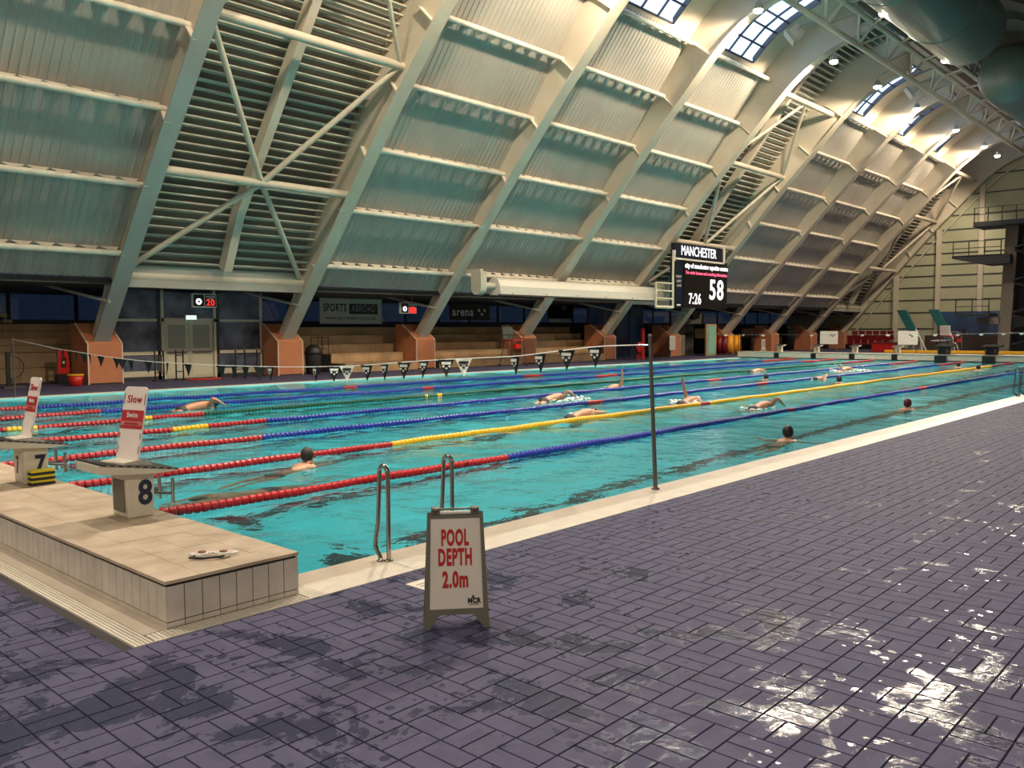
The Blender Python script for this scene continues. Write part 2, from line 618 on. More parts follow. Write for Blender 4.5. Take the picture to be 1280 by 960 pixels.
# edging behind the start platform: plain beige tile strip and a few grating bars
b = MB()
b.box(-1.16, -1.0, -0.44, 22.3, -0.014, 0.002)
b.build('edging', MT['coping'], pool)
for k in range(5):
    b = MB()
    b.box(-1.283 + k * 0.025, -1.267 + k * 0.025, -0.608 + k * 0.0, 22.3, -0.014, 0.003)
    b.build('grating_bar', MT['grating'], pool)
b = MB()
x = -1.15
while x < -0.01:
    b.box(x, x + 0.022, -0.606, -0.455, -0.014, 0.003)
    x += 0.030
b.box(-1.16, 0, -0.612, -0.59, -0.012, 0.0042)
tag(b.build('gutter_grating', MT['grating'], pool), kind='stuff')

# water surface: real waves
nx, ny = 520, 236
xs = np.linspace(0.0, 50.0, nx + 1)
ys = np.linspace(0.0, PW, ny + 1)
GX, GY = np.meshgrid(xs, ys, indexing='ij')
H = np.zeros_like(GX)
for k in range(46):
    wl = 0.45 * (1.09 ** (k % 23)) * rng.uniform(0.9, 1.1)
    th = rng.uniform(0, 2 * PI)
    amp = 0.0020 * wl ** 0.8
    H += amp * np.sin((GX * math.cos(th) + GY * math.sin(th)) * 2 * PI / wl + rng.uniform(0, 2 * PI))
patch = 0.75 + 0.5 * np.sin(GX * 0.31 + 1.3 + np.sin(GY * 0.4)) * np.sin(GY * 0.53 + 0.7 + np.sin(GX * 0.23))
H = H * patch - 0.035
V = np.stack([GX, GY, H], -1).reshape(-1, 3)
idx = np.arange((nx + 1) * (ny + 1)).reshape(nx + 1, ny + 1)
Q = np.stack([idx[:-1, :-1], idx[1:, :-1], idx[1:, 1:], idx[:-1, 1:]], -1).reshape(-1, 4)
me = bpy.data.meshes.new('water')
me.vertices.add(len(V))
me.vertices.foreach_set('co', V.astype(np.float32).ravel())
me.loops.add(Q.size)
me.loops.foreach_set('vertex_index', Q.astype(np.int32).ravel())
me.polygons.add(len(Q))
me.polygons.foreach_set('loop_start', np.arange(0, Q.size, 4, dtype=np.int32))
me.polygons.foreach_set('use_smooth', np.ones(len(Q), dtype=bool))
me.materials.append(MT['water'])
me.update()
me.validate()
water = link('water', me)
tag(water, 'rippled turquoise water filling the lane pool', 'water', kind='structure')

# ---------------------------------------------------------------- start platform
PZ = 0.3165
plat = thing('start_platform', 'raised cream tiled start platform carrying the numbered blocks', 'platform', (0, 0, 0))
b = MB()
b.box(-0.995, -0.02, -0.435, 22.2, 0.004, PZ - 0.012)
b.build('core', MT['joint'], plat)
b = MB()
b.box(-0.02, -0.004, -0.44, 22.2, -0.03, PZ - 0.03)
b.build('pool_face', MT['plat_side'], plat)
tw = 1.004 / 8
sm = MB().box(-0.006, 0.006, -tw / 2 + 0.004, tw / 2 - 0.004, 0.045, PZ - 0.042).mesh('side_tile', MT['plat_side'])
sm2 = MB().box(-0.006, 0.006, -tw / 2 + 0.003, tw / 2 - 0.003, 0.004, 0.038).mesh('base_tile', MT['plat_side'])
for k in range(8):
    for m_, nm in ((sm, 'side_tile'), (sm2, 'base_tile')):
        o = link(nm, m_, plat, (-1.004 + tw * (k + 0.5), -0.4405, 0), PI / 2)
for k in range(52):
    for m_, nm in ((sm, 'side_tile'), (sm2, 'base_tile')):
        link(nm, m_, plat, (-1.0005, -0.446 + tw * (k + 0.5), 0))
b = MB()
b.box(-1.0065, -0.9945, -0.446 + tw * 52, 22.2, 0.004, PZ - 0.042)
b.build('side_run', MT['plat_side'], plat)
tl = 1.012 / 4
tmx = MB().box(-tl / 2 + 0.0012, tl / 2 - 0.0012, -0.1238, 0.1238, -0.022, 0).mesh('top_tile', MT['plat'])
for i in range(4):
    for j in range(34):
        link('top_tile', tmx, plat, (-1.012 + tl * (i + 0.5), -0.452 + 0.25 * (j + 0.5), PZ + random.uniform(-0.0006, 0.0006)))
b = MB()
b.box(-1.012, 0.0, -0.452 + 0.25 * 34 + 0.001, 22.2, PZ - 0.022, PZ)
b.build('top_run', MT['plat'], plat)

# ---------------------------------------------------------------- roof geometry
RIBX = [9.7 + 7.92 * k for k in range(10)]
INNER = [(27.0, 1.3), (26.4, 2.0), (24.35, 4.4), (22.3, 6.8), (20.3, 9.1), (18.3, 11.3), (16.45, 13.2), (15.1, 14.6), (14.1, 15.45), (13.1, 16.1), (12.2, 16.5), (11.2, 16.75)]


def outer_y(z):
    return 24.58 - (z - 5.11) / 1.285


OUTER = [(outer_y(z), z) for z in (1.7, 2.3, 4.4, 6.9, 9.3, 11.6, 13.7)] + [(16.3, 15.75), (15.5, 16.6), (14.5, 17.4), (13.1, 18.05), (12.2, 18.35), (11.2, 18.5)]


def smooth_poly(P, n):
    """Catmull-Rom resample to n points, equal arc steps"""
    P = [Vector(p) for p in P]
    Q = [P[0] * 2 - P[1]] + P + [P[-1] * 2 - P[-2]]
    pts = []
    for i in range(1, len(Q) - 2):
        for t in np.linspace(0, 1, 16, endpoint=False):
            a, b_, c, d = Q[i - 1], Q[i], Q[i + 1], Q[i + 2]
            pts.append(0.5 * ((2 * b_) + (c - a) * t + (2 * a - 5 * b_ + 4 * c - d) * t * t + (3 * b_ - a - 3 * c + d) * t ** 3))
    pts.append(P[-1])
    L_ = [0]
    for i in range(1, len(pts)):
        L_.append(L_[-1] + (pts[i] - pts[i - 1]).length)
    out = []
    for s in np.linspace(0, L_[-1], n):
        k = min(max(int(np.searchsorted(L_, s)), 1), len(pts) - 1)
        t = (s - L_[k - 1]) / max(1e-9, L_[k] - L_[k - 1])
        out.append(pts[k - 1].lerp(pts[k], t))
    return out


IN = smooth_poly(INNER, 48)
OUT = smooth_poly(OUTER, 48)
NIN = Vector((-0.79, -0.61))      # towards the hall, in (y, z)

ORD = ['first', 'second', 'third', 'fourth', 'fifth', 'sixth', 'seventh', 'eighth', 'ninth', 'tenth', 'eleventh', 'twelfth', 'thirteenth']


def extr(poly, x0, x1, off0, off1, b):
    """closed band of rectangular section that follows a (y,z) polyline between two normal offsets"""
    n = len(poly)
    nor = []
    for i in range(n):
        d = (poly[min(i + 1, n - 1)] - poly[max(i - 1, 0)]).normalized()
        nor.append(Vector((-d.y, d.x)))
    for i in range(n):
        if nor[i].dot(NIN) < 0:
            nor[i] = -nor[i]
    A = [poly[i] + nor[i] * off0 for i in range(n)]
    B = [poly[i] + nor[i] * off1 for i in range(n)]
    vs = []
    for i in range(n):
        vs += [(x0, *A[i]), (x1, *A[i]), (x1, *B[i]), (x0, *B[i])]
    fs = []
    for i in range(n - 1):
        for k in range(4):
            fs.append((i * 4 + k, i * 4 + (k + 1) % 4, i * 4 + 4 + (k + 1) % 4, i * 4 + 4 + k))
    fs += [(3, 2, 1, 0), ((n - 1) * 4, (n - 1) * 4 + 1, (n - 1) * 4 + 2, (n - 1) * 4 + 3)]
    b.add(vs, fs)
    return b


def shifted(poly, d):
    n = len(poly)
    out = []
    for i in range(n):
        t_ = (poly[min(i + 1, n - 1)] - poly[max(i - 1, 0)]).normalized()
        nr = Vector((-t_.y, t_.x))
        if nr.dot(NIN) > 0:
            nr = -nr
        f = min(1.0, max(0.0, (poly[i].y - 3.2) / 3.0))
        out.append(poly[i] + nr * d * f)
    return out


OUT_DEEP = shifted(OUT, 0.75)


def rib(k):
    x = RIBX[k]
    OUTK = OUT_DEEP if k in (0, 1, 4, 5, 8, 9) else OUT
    hint = {0: 'beside the panel bay at the photo edge', 1: 'right of the glazed doors', 4: 'left of the scoreboard', 5: 'behind the scoreboard', 9: 'against the end wall'}.get(k, 'between panel bays')
    t = thing('arch_rib', f'{ORD[k]} cream roof rib from the left, {hint}', 'beam', (x, 26.6, 1.4), 0, 'curved roof ribs')
    ox = Vector((x, 26.6, 1.4))

    def put(mb, nm, m_):
        mb.v = [tuple(Vector(p) - ox) for p in mb.v]
        return mb.build(nm, m_, t)
    put(extr(IN, x - 0.30, x + 0.30, -0.05, 0.0, MB()), 'inner_flange', MT['steel_grey'] if k == 0 else MT['steel'])
    w = MB()
    n = len(IN)
    for dx in (-0.11, 0.11):
        w.strip([(x + dx, *IN[i]) for i in range(n)], [(x + dx, *OUTK[i]) for i in range(n)])
    put(w, 'web', MT['steel'])
    put(extr(OUTK, x - 0.2, x + 0.2, -0.05, 0.0, MB()), 'outer_flange', MT['steel'])
    # stiffener plates where the purlins meet the rib
    for z in PZS:
        p = Vector((outer_y(z), z)) + NIN * 0.35
        q = min(IN, key=lambda c: (c - p).length)
        d = (q - p)
        if d.length < 0.1:
            continue
        tng = Vector((-d.y, d.x)).normalized() * 0.02
        mb = MB()
        mb.prism([tuple(p + tng), tuple(q + tng), tuple(q - tng), tuple(p - tng)], 'x', x - 0.29, x - 0.1)
        put(mb, 'stiffener', MT['purlin'])
    put(MB().tube([(x - 0.2, 25.5, 3.0), (x - 1.6, 28.4, 3.75)], 0.06, 8), 'strut', MT['steel_grey'])
    return t


PZS = [4.9, 7.05, 9.25, 11.45, 13.65, 15.8]
for k in range(10):
    rib(k)

# ---------------------------------------------------------------- ceiling: corrugated sheets, purlins, skylights
ceiling = struct('ceiling')
CURVE = [p for p in smooth_poly(OUTER, 160) if p.y > 15.55]      # upper, curved part (y,z); vector .y is z


def sheet_mesh(width, z0, z1, fine=True):
    """trapezoidal sheet between two heights; local x from 0"""
    pitch, dep = 0.26, 0.022
    n = max(2, int(round(width / pitch)))
    pt = width / n
    prof = []
    for i in range(n):
        x = i * pt
        prof += [(x, 0), (x + pt * 0.62, 0), (x + pt * 0.70, dep), (x + pt * 0.92, dep)]
    prof.append((width, 0))
    a = [(x, outer_y(z0) + NIN.x * h, z0 + NIN.y * h) for x, h in prof]
    c = [(x, outer_y(z1) + NIN.x * h, z1 + NIN.y * h) for x, h in prof]
    return MB().strip(a, c)


PAN = [(-1, 0), (1, 2), (2, 3), (3, 4), (5, 6), (6, 7), (7, 8)]
bounds = [3.9] + [z + 0.12 for z in PZS]
sheets = [sheet_mesh(7.92 - 0.2, bounds[i], bounds[i + 1]).mesh('roof_sheet', MT['sheet'], fix=False) for i in range(6)]


def purlin_mesh(z):
    b_ = MB()
    p = Vector((outer_y(z), z)) + NIN * 0.40
    b_.tube([(0, *p), (7.70, *p)], 0.105, 10)
    return b_.mesh('purlin', MT['purlin'])


def cleat_mesh(z):
    """row of triangular cleats between sheet and purlin"""
    b_ = MB()
    o = Vector((outer_y(z), z))
    n = 11
    p = 7.7 / n
    tng = Vector((NIN.y, -NIN.x)) * 0.012
    for i in range(n):
        xa, xb = i * p + 0.02, (i + 1) * p - 0.02
        xm = (xa + xb) / 2
        base, apex = o + NIN * 0.02, o + NIN * 0.33
        vs = []
        for s in (-1, 1):
            vs += [(xa, *(base + tng * s)), (xb, *(base + tng * s)), (xm + 0.04, *(apex + tng * s)), (xm - 0.04, *(apex + tng * s))]
        b_.add(vs, [(0, 1, 2, 3), (7, 6, 5, 4), (0, 4, 5, 1), (1, 5, 6, 2), (2, 6, 7, 3), (3, 7, 4, 0)])
    return b_.mesh('purlin_cleats', MT['purlin'])


purl = [purlin_mesh(z) for z in PZS]
clea = [cleat_mesh(z) for z in PZS]
XK = [RIBX[0] - 7.92] + RIBX          # XK[k+1] = rib k
for a, c in PAN:
    x0 = XK[a + 1] + 0.1
    for i in range(6):
        link('roof_sheet', sheets[i], ceiling, (x0, 0, 0))
        pu = link('purlin', purl[i], ceiling, (x0 + 0.01, 0, 0))
        link('cleat_row', clea[i], pu)

win = 0


def skylight(x0):
    """curved glazed strip between two ribs: bars and single panes"""
    global win
    win += 1
    w = struct('window_%d' % win)
    xa, xb = x0 + 0.75, x0 + 6.0
    cv = CURVE
    n = len(cv)
    i0, i1 = int(n * 0.10), int(n * 0.80)
    rows, cols = 5, 4
    ids = [int(round(i0 + (i1 - i0) * r / rows)) for r in range(rows + 1)]
    xsn = [xa + (xb - xa) * c / cols for c in range(cols + 1)]
    for r_ in range(rows):
        A, B = cv[ids[r_]], cv[ids[r_ + 1]]
        for c in range(cols):
            m_ = MB()
            m_.strip([(xsn[c] + 0.03, *A), (xsn[c + 1] - 0.03, *A)], [(xsn[c] + 0.03, *B), (xsn[c + 1] - 0.03, *B)])
            m_.build('pane', MT['pane'], w)
    for r_ in ids:
        p = cv[r_]
        b_ = MB()
        b_.box(xa, xb, p.x - 0.03, p.x + 0.03, p.y - 0.05, p.y + 0.04)
        b_.build('glazing_bar', MT['frame'], w)
    for xx in xsn:
        b_ = MB()
        extr(cv[i0:i1 + 1:6] + [cv[i1]], xx - 0.025, xx + 0.025, -0.02, 0.09, b_)
        b_.build('glazing_bar', MT['frame'], w)
    # reveal around the opening and plain lining beside it
    b_ = MB()
    for xs0, xs1 in ((x0 + 0.1, xa), (xb, x0 + 7.82)):
        b_.strip([(xs0, *p) for p in cv], [(xs1, *p) for p in cv], True)
    b_.strip([(xa, *p) for p in cv[:i0 + 1]], [(xb, *p) for p in cv[:i0 + 1]], True)
    b_.strip([(xa, *p) for p in cv[i1:]], [(xb, *p) for p in cv[i1:]], True)
    b_.build('roof_lining', MT['steel'], ceiling, fix=False)
    b_ = MB()
    for xx in (xa, xb):
        b_.strip([(xx, *p) for p in cv[i0:i1 + 1]], [(xx, *(p - NIN * 0.0 + Vector((0, 0.25)))) for p in cv[i0:i1 + 1]])
    b_.build('reveal', MT['frame'], w, fix=False)


for a, c in PAN:
    x0 = XK[a + 1]
    if a == -1:
        b = MB()
        b.strip([(x0 + 0.1, *p) for p in CURVE], [(x0 + 7.82, *p) for p in CURVE], True)
        b.build('roof_lining', MT['steel'], ceiling, fix=False)
    else:
        skylight(x0)
# roof beyond the ridge, over the camera side, and bays before the first rib
b = MB()
prof = [(11.3, 18.5), (9.0, 18.6), (5.0, 17.6), (0.0, 14.8), (-5.0, 11.2), (-10.4, 7.0)]
b.strip([(-9, *p) for p in prof], [(84, *p) for p in prof])
b.build('near_roof', MT['roofshade'], ceiling, fix=False)
b = MB()
pr = [tuple(p) for p in OUT]
b.strip([(-9, *p) for p in pr], [(XK[0] + 0.1, *p) for p in pr])
b.build('roof_sheet', MT['sheet'], ceiling, fix=False)
# joist lines of the near roof
for k in range(22):
    x = 2.0 + k * 3.96
    b = MB()
    for (y0, z0), (y1, z1) in zip(prof[1:-1], prof[2:]):
        b.obox(((x), (y0 + y1) / 2, (z0 + z1) / 2 - 0.2), (0.06, 0, 0), (0, (y1 - y0) / 2, (z1 - z0) / 2), (0, 0, 0.18))
    b.build('joist', MT['roofshade'], ceiling)

# ---------------------------------------------------------------- louvred bays
def louvre(k, label):
    x0, x1 = RIBX[k] + 0.12, RIBX[k + 1] - 0.12
    t = thing('louvre_bay', label, 'louvre', (x0, 0, 0), 0, 'louvred roof bays')
    w = x1 - x0
    path = shifted(smooth_poly(OUTER[2:], 62), 0.75)
    n = len(path)
    sl = None
    for i in range(n - 1):
        p = path[i]
        d = (path[min(i + 1, n - 1)] - path[max(i - 1, 0)]).normalized()
        nr = Vector((-d.y, d.x))
        if nr.dot(NIN) < 0:
            nr = -nr
        cpt = p + nr * 0.22
        ang = (nr * 0.8 + d * 0.6).normalized()
        b_ = MB()
        a_, c_ = cpt - ang * 0.13, cpt + ang * 0.13
        th = Vector((-ang.y, ang.x)) * 0.026
        b_.prism([tuple(a_ + th), tuple(c_ + th), tuple(c_ - th), tuple(a_ - th)], 'x', 0, w)
        b_.build('slat', MT['louvre'], t)
    b_ = MB()
    b_.strip([(0, *p) for p in path], [(w, *p) for p in path])
    b_.strip([(0, outer_y(3.7), 3.7), (0, *path[0])], [(w, outer_y(3.7), 3.7), (w, *path[0])])
    b_.build('backing', MT['louvre_back'], t, fix=False)
    MB().box(0, w, 25.3, 25.75, 3.55, 4.35).build('sill_beam', MT['steel_grey'], t)
    extra = [q for q in path]
    extr(extra, w / 2 - 0.17, w / 2 + 0.17, 0.34, 0.80, MB()).build('rafter', MT['steel'], t)
    # tubes: three levels and a star of braces
    lv = [(25.45, 3.95), (22.15, 7.3), (18.75, 11.6), (15.6, 15.0)]
    for y, z in lv:
        MB().tube([(-0.05, y, z), (w + 0.05, y, z)], 0.16 if z > 4 else 0.2, 12).build('tube', MT['steel'], t)
    for i in (0, 1):
        (ya, za), (yb, zb) = lv[i], lv[i + 1]
        for s in (0, 1):
            xe = 0.1 if s == 0 else w - 0.1
            if i == 0:
                pth = [(w / 2, yb, zb), (xe, ya - 0.05, za + 0.15)]
            else:
                pth = [(w / 2, ya, za), (xe, yb, zb)]
            MB().tube(pth, 0.105, 10).build('brace', MT['steel'], t)
    (ya, za), (yb, zb) = lv[2], lv[3]
    for xe in (0.1, w - 0.1):
        MB().tube([(xe, ya, za), (w / 2, yb, zb)], 0.085, 10).build('brace', MT['steel'], t)
    return t


louvre(0, 'large louvred roof bay with star bracing above the glazed doors')
louvre(4, 'louvred roof bay rising above the scoreboard')
louvre(8, 'narrow looking louvred roof bay next to the end wall')

# ---------------------------------------------------------------- ridge truss
t = thing('ridge_truss', 'long cream lattice truss running along the ridge of the roof', 'truss', (0, 11.2, 16.3))
def rel(*ps):
    return [(p[0], p[1] - 11.2, p[2] - 16.3) for p in ps]
ch = [(11.2, 16.35), (10.4, 17.25), (8.6, 17.6), (8.3, 16.3)]
for y, z in ch:
    MB().tube(rel((-2, y, z), (81, y, z)), 0.14, 8).build('chord', MT['steel'], t)
stp = 3.96
n = 21
for i in range(n):
    xa = 1.78 + stp * i
    xm, xb = xa + stp / 2, xa + stp
    b = MB()
    b.tube(rel((xa, *ch[0]), (xm, *ch[1])), 0.075, 6)
    b.tube(rel((xm, *ch[1]), (xb, *ch[0])), 0.075, 6)
    b.tube(rel((xa, *ch[0]), (xa, *ch[1])), 0.075, 6)
    b.build('lattice_bay', MT['steel'], t)
    b = MB()
    b.tube(rel((xa, *ch[1]), (xm, 9.6, 17.75), (xb, *ch[2])), 0.07, 6)
    b.tube(rel((xb, *ch[1]), (xa, *ch[3])), 0.07, 6)
    b.tube(rel((xa, *ch[2]), (xm, *ch[3]), (xb, *ch[2])), 0.07, 6)
    b.build('cross_brace', MT['steel'], t)

# ---------------------------------------------------------------- ducts
def duct(x0, x1, y, z, rad, label, group='ventilation ducts'):
    t_ = thing('air_duct', label, 'duct', (x0, y, z), 0, group)
    MB().lathe([(rad * 0.15, 0), (rad * 0.8, 0.1), (rad, 0.5), (rad, x1 - x0 - 0.5), (rad * 0.8, x1 - x0 - 0.1), (rad * 0.15, x1 - x0)], n=40, axis='x').build('tube', MT['duct'], t_)
    k = x0 + 3.0
    while k < x1 - 1:
        MB().lathe([(rad + 0.005, k - x0 - 0.05), (rad + 0.03, k - x0 - 0.03), (rad + 0.03, k - x0 + 0.03), (rad + 0.005, k - x0 + 0.05)], n=40, axis='x').build('seam_band', MT['duct'], t_)
        MB().tube([(k - x0, 0, rad), (k - x0, 0, rad + 1.2)], 0.02, 6).build('hanger', MT['steel_grey'], t_)
        k += 6.0
    return t_


duct(4, 41.8, 6.05, 15.9, 1.62, 'huge dark round air duct hanging at the top corner of the photo')
duct(50.0, 80.5, 6.3, 15.9, 1.62, 'farther round air duct behind the pool lamps near the ridge')

# ---------------------------------------------------------------- walls
wf = struct('wall_far')
b = MB()
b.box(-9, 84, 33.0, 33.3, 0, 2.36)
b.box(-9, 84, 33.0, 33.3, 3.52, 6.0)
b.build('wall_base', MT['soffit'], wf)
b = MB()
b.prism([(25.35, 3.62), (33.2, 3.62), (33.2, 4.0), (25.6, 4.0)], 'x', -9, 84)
b.build('soffit', MT['soffit'], wf)
wn_ = struct('wall_near')
b = MB()
b.box(-9, 84, -10.8, -10.4, -0.01, 7.2)
b.build('wall_face', mat('near_wall_paint', (0.30, 0.27, 0.23), 0.6), wn_)
ws = struct('wall_start')
b = MB()
b.box(-9.3, -9.0, -10.5, 33, -0.01, 18.8)
b.build('wall_face', mat('start_wall_paint', (0.30, 0.29, 0.26), 0.6), ws)

we = struct('wall_end')
zz = [0.0, 1.9, 3.4, 4.55, 5.7, 6.75, 7.75, 8.75, 9.75, 10.85, 12.1, 13.9, 15.5, 17.2, 18.7]
for i in range(len(zz) - 1):
    b = MB()
    b.box(81.4, 81.5, -10.4, 33.0, zz[i] + 0.05, zz[i + 1] - 0.05)
    b.build('cladding_panel', MT['endwall'], we)
    b = MB()
    b.box(81.36, 81.42, -10.4, 33.0, zz[i + 1] - 0.06, zz[i + 1] + 0.06)
    b.build('cladding_joint', MT['frame'], we)
b = MB()
b.box(81.5, 81.8, -10.4, 33.0, 0, 18.8)
b.build('backing', MT['soffit'], we)
for y, z1 in ((22.2, 6.9), (18.5, 10.9), (15.0, 14.6), (11.3, 16.9), (7.5, 17.2), (3.7, 16), (0, 14)):
    MB().box(81.05, 81.38, y - 0.2, y + 0.2, 0, z1).build('post', MT['steel'], we)
# sloping pipe pair along the end rib
extr([p + Vector((-0.45, -0.4)) for p in IN[2:]], 81.15, 81.3, -0.1, 0.0, MB()).build('rake_rail', MT['steel'], we)

# ================================================================ LAMPS
def floodlight(x, y, z, energy, label, group, aim=(0, 0, -1), ang=140, col=WARM):
    """dish lamp with a glowing lens; the light sits in the lens"""
    t_ = thing('flood_lamp', label, 'lamp', (x, y, z), 0, group)
    MB().lathe([(0.05, 0.34), (0.13, 0.30), (0.20, 0.12), (0.23, 0.0), (0.21, 0.0), (0.02, 0.02)], n=18).build('housing', MT['steel_grey'], t_)
    MB().ball((0, 0, -0.01), 0.21, 0.21, 0.14).build('lens', MT['lens'], t_)
    MB().tube([(0, 0, 0.33), (0, 0, 0.55), (0, -0.5, 0.75)], 0.03, 8).build('bracket', MT['steel_grey'], t_)
    ld = bpy.data.lights.new('lamp_light', 'SPOT')
    ld.energy = energy
    ld.color = col
    ld.shadow_soft_size = 0.20
    ld.spot_size = math.radians(ang)
    ld.spot_blend = 0.35
    lo = link('lamp_light', ld, t_, (0, 0, -0.34))
    lo.rotation_euler = Vector(aim).to_track_quat('-Z', 'Y').to_euler()
    return t_


roof_x = [7.5, 15.4, 23.4, 31.9, 41.2, 47.5, 55.2, 62.8, 70.4, 74.3]
desc = ['out of the frame above the first panel bay', 'above the big louvred bay', 'above the second panel bay', 'glaring beside the fourth rib at the top edge', 'hanging bare below the ridge truss', 'half hidden by the truss above the louvres', 'glaring on the seventh rib', 'glaring on the eighth rib', 'glaring on the ninth rib', 'small and star-like near the end wall']
for x, d in zip(roof_x, desc):
    yz = {31.9: (12.45, 16.15), 55.2: (13.05, 16.3), 62.8: (12.8, 16.2), 70.4: (12.85, 16.25)}.get(x, (12.35, 15.75))
    xl = {31.9: 32.9, 55.2: 56.6, 62.8: 64.5, 70.4: 72.4}.get(x, x)
    floodlight(xl, *yz, LAMP_ROOF * (0.85 if x < 20 else 1.0 if x < 28 else 1.25 if x < 45 else 0.75), 'roof washing floodlight ' + d, 'floodlights on the ridge truss', (0, 0.62, -0.78), 136)
pool_x = [-6.5, 1.5, 10.0, 19.0, 27.5, 36.4, 45.5, 54.4, 61.8, 71.0]
desc = ['against the start wall', 'over the start platform', 'second from the start', 'above the middle of the start half', 'before the lit skylights', 'glaring beside the air duct at the top edge', 'behind the end of the air duct', 'glowing below the second air duct', 'at the edge of the frame under the far duct', 'above the diving tower']
for x, d in zip(pool_x, desc):
    floodlight(x, 8.2, 15.9, LAMP_POOL, 'pool lamp ' + d, 'pool lamps beside the truss', (-0.35, -0.30, -1), 126, COOL)
for k, x in enumerate([6, 22, 38, 54]):
    floodlight(x, -3.0, 11.6, 5200.0, 'deck lamp on the camera side of the roof, ' + ORD[k] + ' along the pool', 'deck lamps', (0, 0.72, -0.70), 60, COOL)
for k, (x, y) in enumerate(((-7.5, -8.5), (2.5, -9.4))):  # extra unseen lamps, added to brighten the sign, blocks and platform faces
    floodlight(x, y, 8.0, (1350.0, 420.0)[k], 'added fill lamp high on the camera side wall, ' + ['behind the start platform', 'level with the ladder'][k], 'deck lamps', (0.45 if k == 0 else 0.05, 0.75, -0.62), 110, COOL)
# unlit floodlight boxes aimed at the roof
for x, y, z, l in ((37.4, 12.6, 16.2, 'dark boxy floodlight hung beside the near skylight'), (53.3, 12.1, 16.6, 'cream boxy floodlight hung between the far skylights')):
    t = thing('box_floodlight', l, 'lamp', (x, y, z), 0.5, 'boxy roof floodlights')
    b = MB()
    b.obox((0, 0.1, 0.1), (0.36, 0, 0), (0, 0.22, -0.16), (0, 0.16, 0.22))
    b.build('body', MT['steel'], t, bevel=0.03)
    b = MB()
    b.obox((0, 0.36, -0.09), (0.40, 0, 0), (0, 0.06, -0.04), (0, 0.22, 0.30))
    b.build('bezel', MT['steel_grey'], t)
    b = MB()
    b.tube([(-0.4, 0, 0.1), (-0.42, -0.1, 0.45), (0.42, -0.1, 0.45), (0.4, 0, 0.1)], 0.03, 6)
    b.tube([(0, -0.1, 0.45), (0, -1.0, 0.65)], 0.04, 6)
    b.build('yoke', MT['steel_grey'], t)

# ================================================================ FAR SIDE
def plinth(k):
    x = RIBX[k] + 0.06
    where = ['right of the red rescue board', 'beside the black litter bin', 'below the red digital sign', 'behind the lifeguard chair', 'where the flag rope ends', 'below the scoreboard with a white notice', 'beside the yellow and red reel', 'behind the far start blocks', 'partly hidden by a white board', 'under the last rib by the red seats'][k]
    t_ = thing('rib_plinth', f'terracotta coloured rib plinth {where}', 'plinth', (x, 26.65, 0), 0, 'terracotta plinths under the ribs')
    pr = [(0, 0), (0, 1.47), (1.1, 2.25), (1.6, 2.25), (1.6, 0)]
    MB().prism(pr, 'x', -0.62, 0.62).build('body', MT['terracotta'], t_)
    for s in (-0.62, 0.62):
        b_ = MB()
        b_.box(s - 0.022, s + 0.022, -0.012, 0.03, 0, 1.47)
        b_.build('edge_trim', MT['paletrim'], t_)
        b_ = MB()
        b_.obox((s, 0.55, 1.865), (0.022, 0, 0), (0, 0.56, 0.397), (0, -0.012, 0.017))
        b_.build('edge_trim', MT['paletrim'], t_)
    b_ = MB()
    b_.box(-0.62, 0.62, -0.004, 0.004, 0, 0.05)
    b_.build('kick_strip', MT['joint'], t_)
    return t_


for k in range(10):
    plinth(k)

# windows of the concourse behind the seating
pm = MB().box(-1.24, 1.24, 0.0, 0.03, 2.45, 3.55).mesh('pane', MT['tinted'])
fm = MB().box(-1.32, 1.32, -0.02, 0.0, 3.53, 3.66).box(-1.32, 1.32, -0.02, 0.05, 2.33, 2.45).box(-1.32, -1.24, -0.02, 0.05, 2.33, 3.66).box(1.24, 1.32, -0.02, 0.05, 2.33, 3.66).mesh('window_frame', MT['frame'])
for k in range(34):
    x = -6 + 2.64 * k
    win += 1
    w = struct('window_%d' % win, None, (x, 32.9, 0))
    link('pane', pm, w)
    link('window_frame', fm, w)


def bleacher(name, label, x0, x1, fronts, heights, plank=2.64):
    """stepped bench: each riser and tread board is a plank of its own"""
    t_ = thing(name, label, 'seating', (x0, fronts[0], 0), 0, 'timber bench tiers')
    z = 0.0
    for i, (y, h) in enumerate(zip(fronts, heights)):
        yb = fronts[i + 1] + 0.05 if i + 1 < len(fronts) else y + 0.9
        n_ = max(1, int(round((x1 - x0) / plank)))
        w_ = (x1 - x0) / n_
        rows = 2 if h - z > 0.5 else 1
        for q in range(n_):
            for r_ in range(rows):
                za, zb = z + (h - z) * r_ / rows, z + (h - z) * (r_ + 1) / rows
                MB().box(q * w_ + 0.006, (q + 1) * w_ - 0.006, y - fronts[0], y - fronts[0] + 0.04, za + 0.008, zb - 0.012).build('riser_plank', MT['timber'], t_)
            MB().box(q * w_ + 0.006, (q + 1) * w_ - 0.006, y - fronts[0] - 0.03, yb - fronts[0], h - 0.04, h).build('seat_plank', MT['timber'], t_)
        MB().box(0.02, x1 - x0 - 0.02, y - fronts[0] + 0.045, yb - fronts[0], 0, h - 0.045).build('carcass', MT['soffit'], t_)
        z = h
    return t_


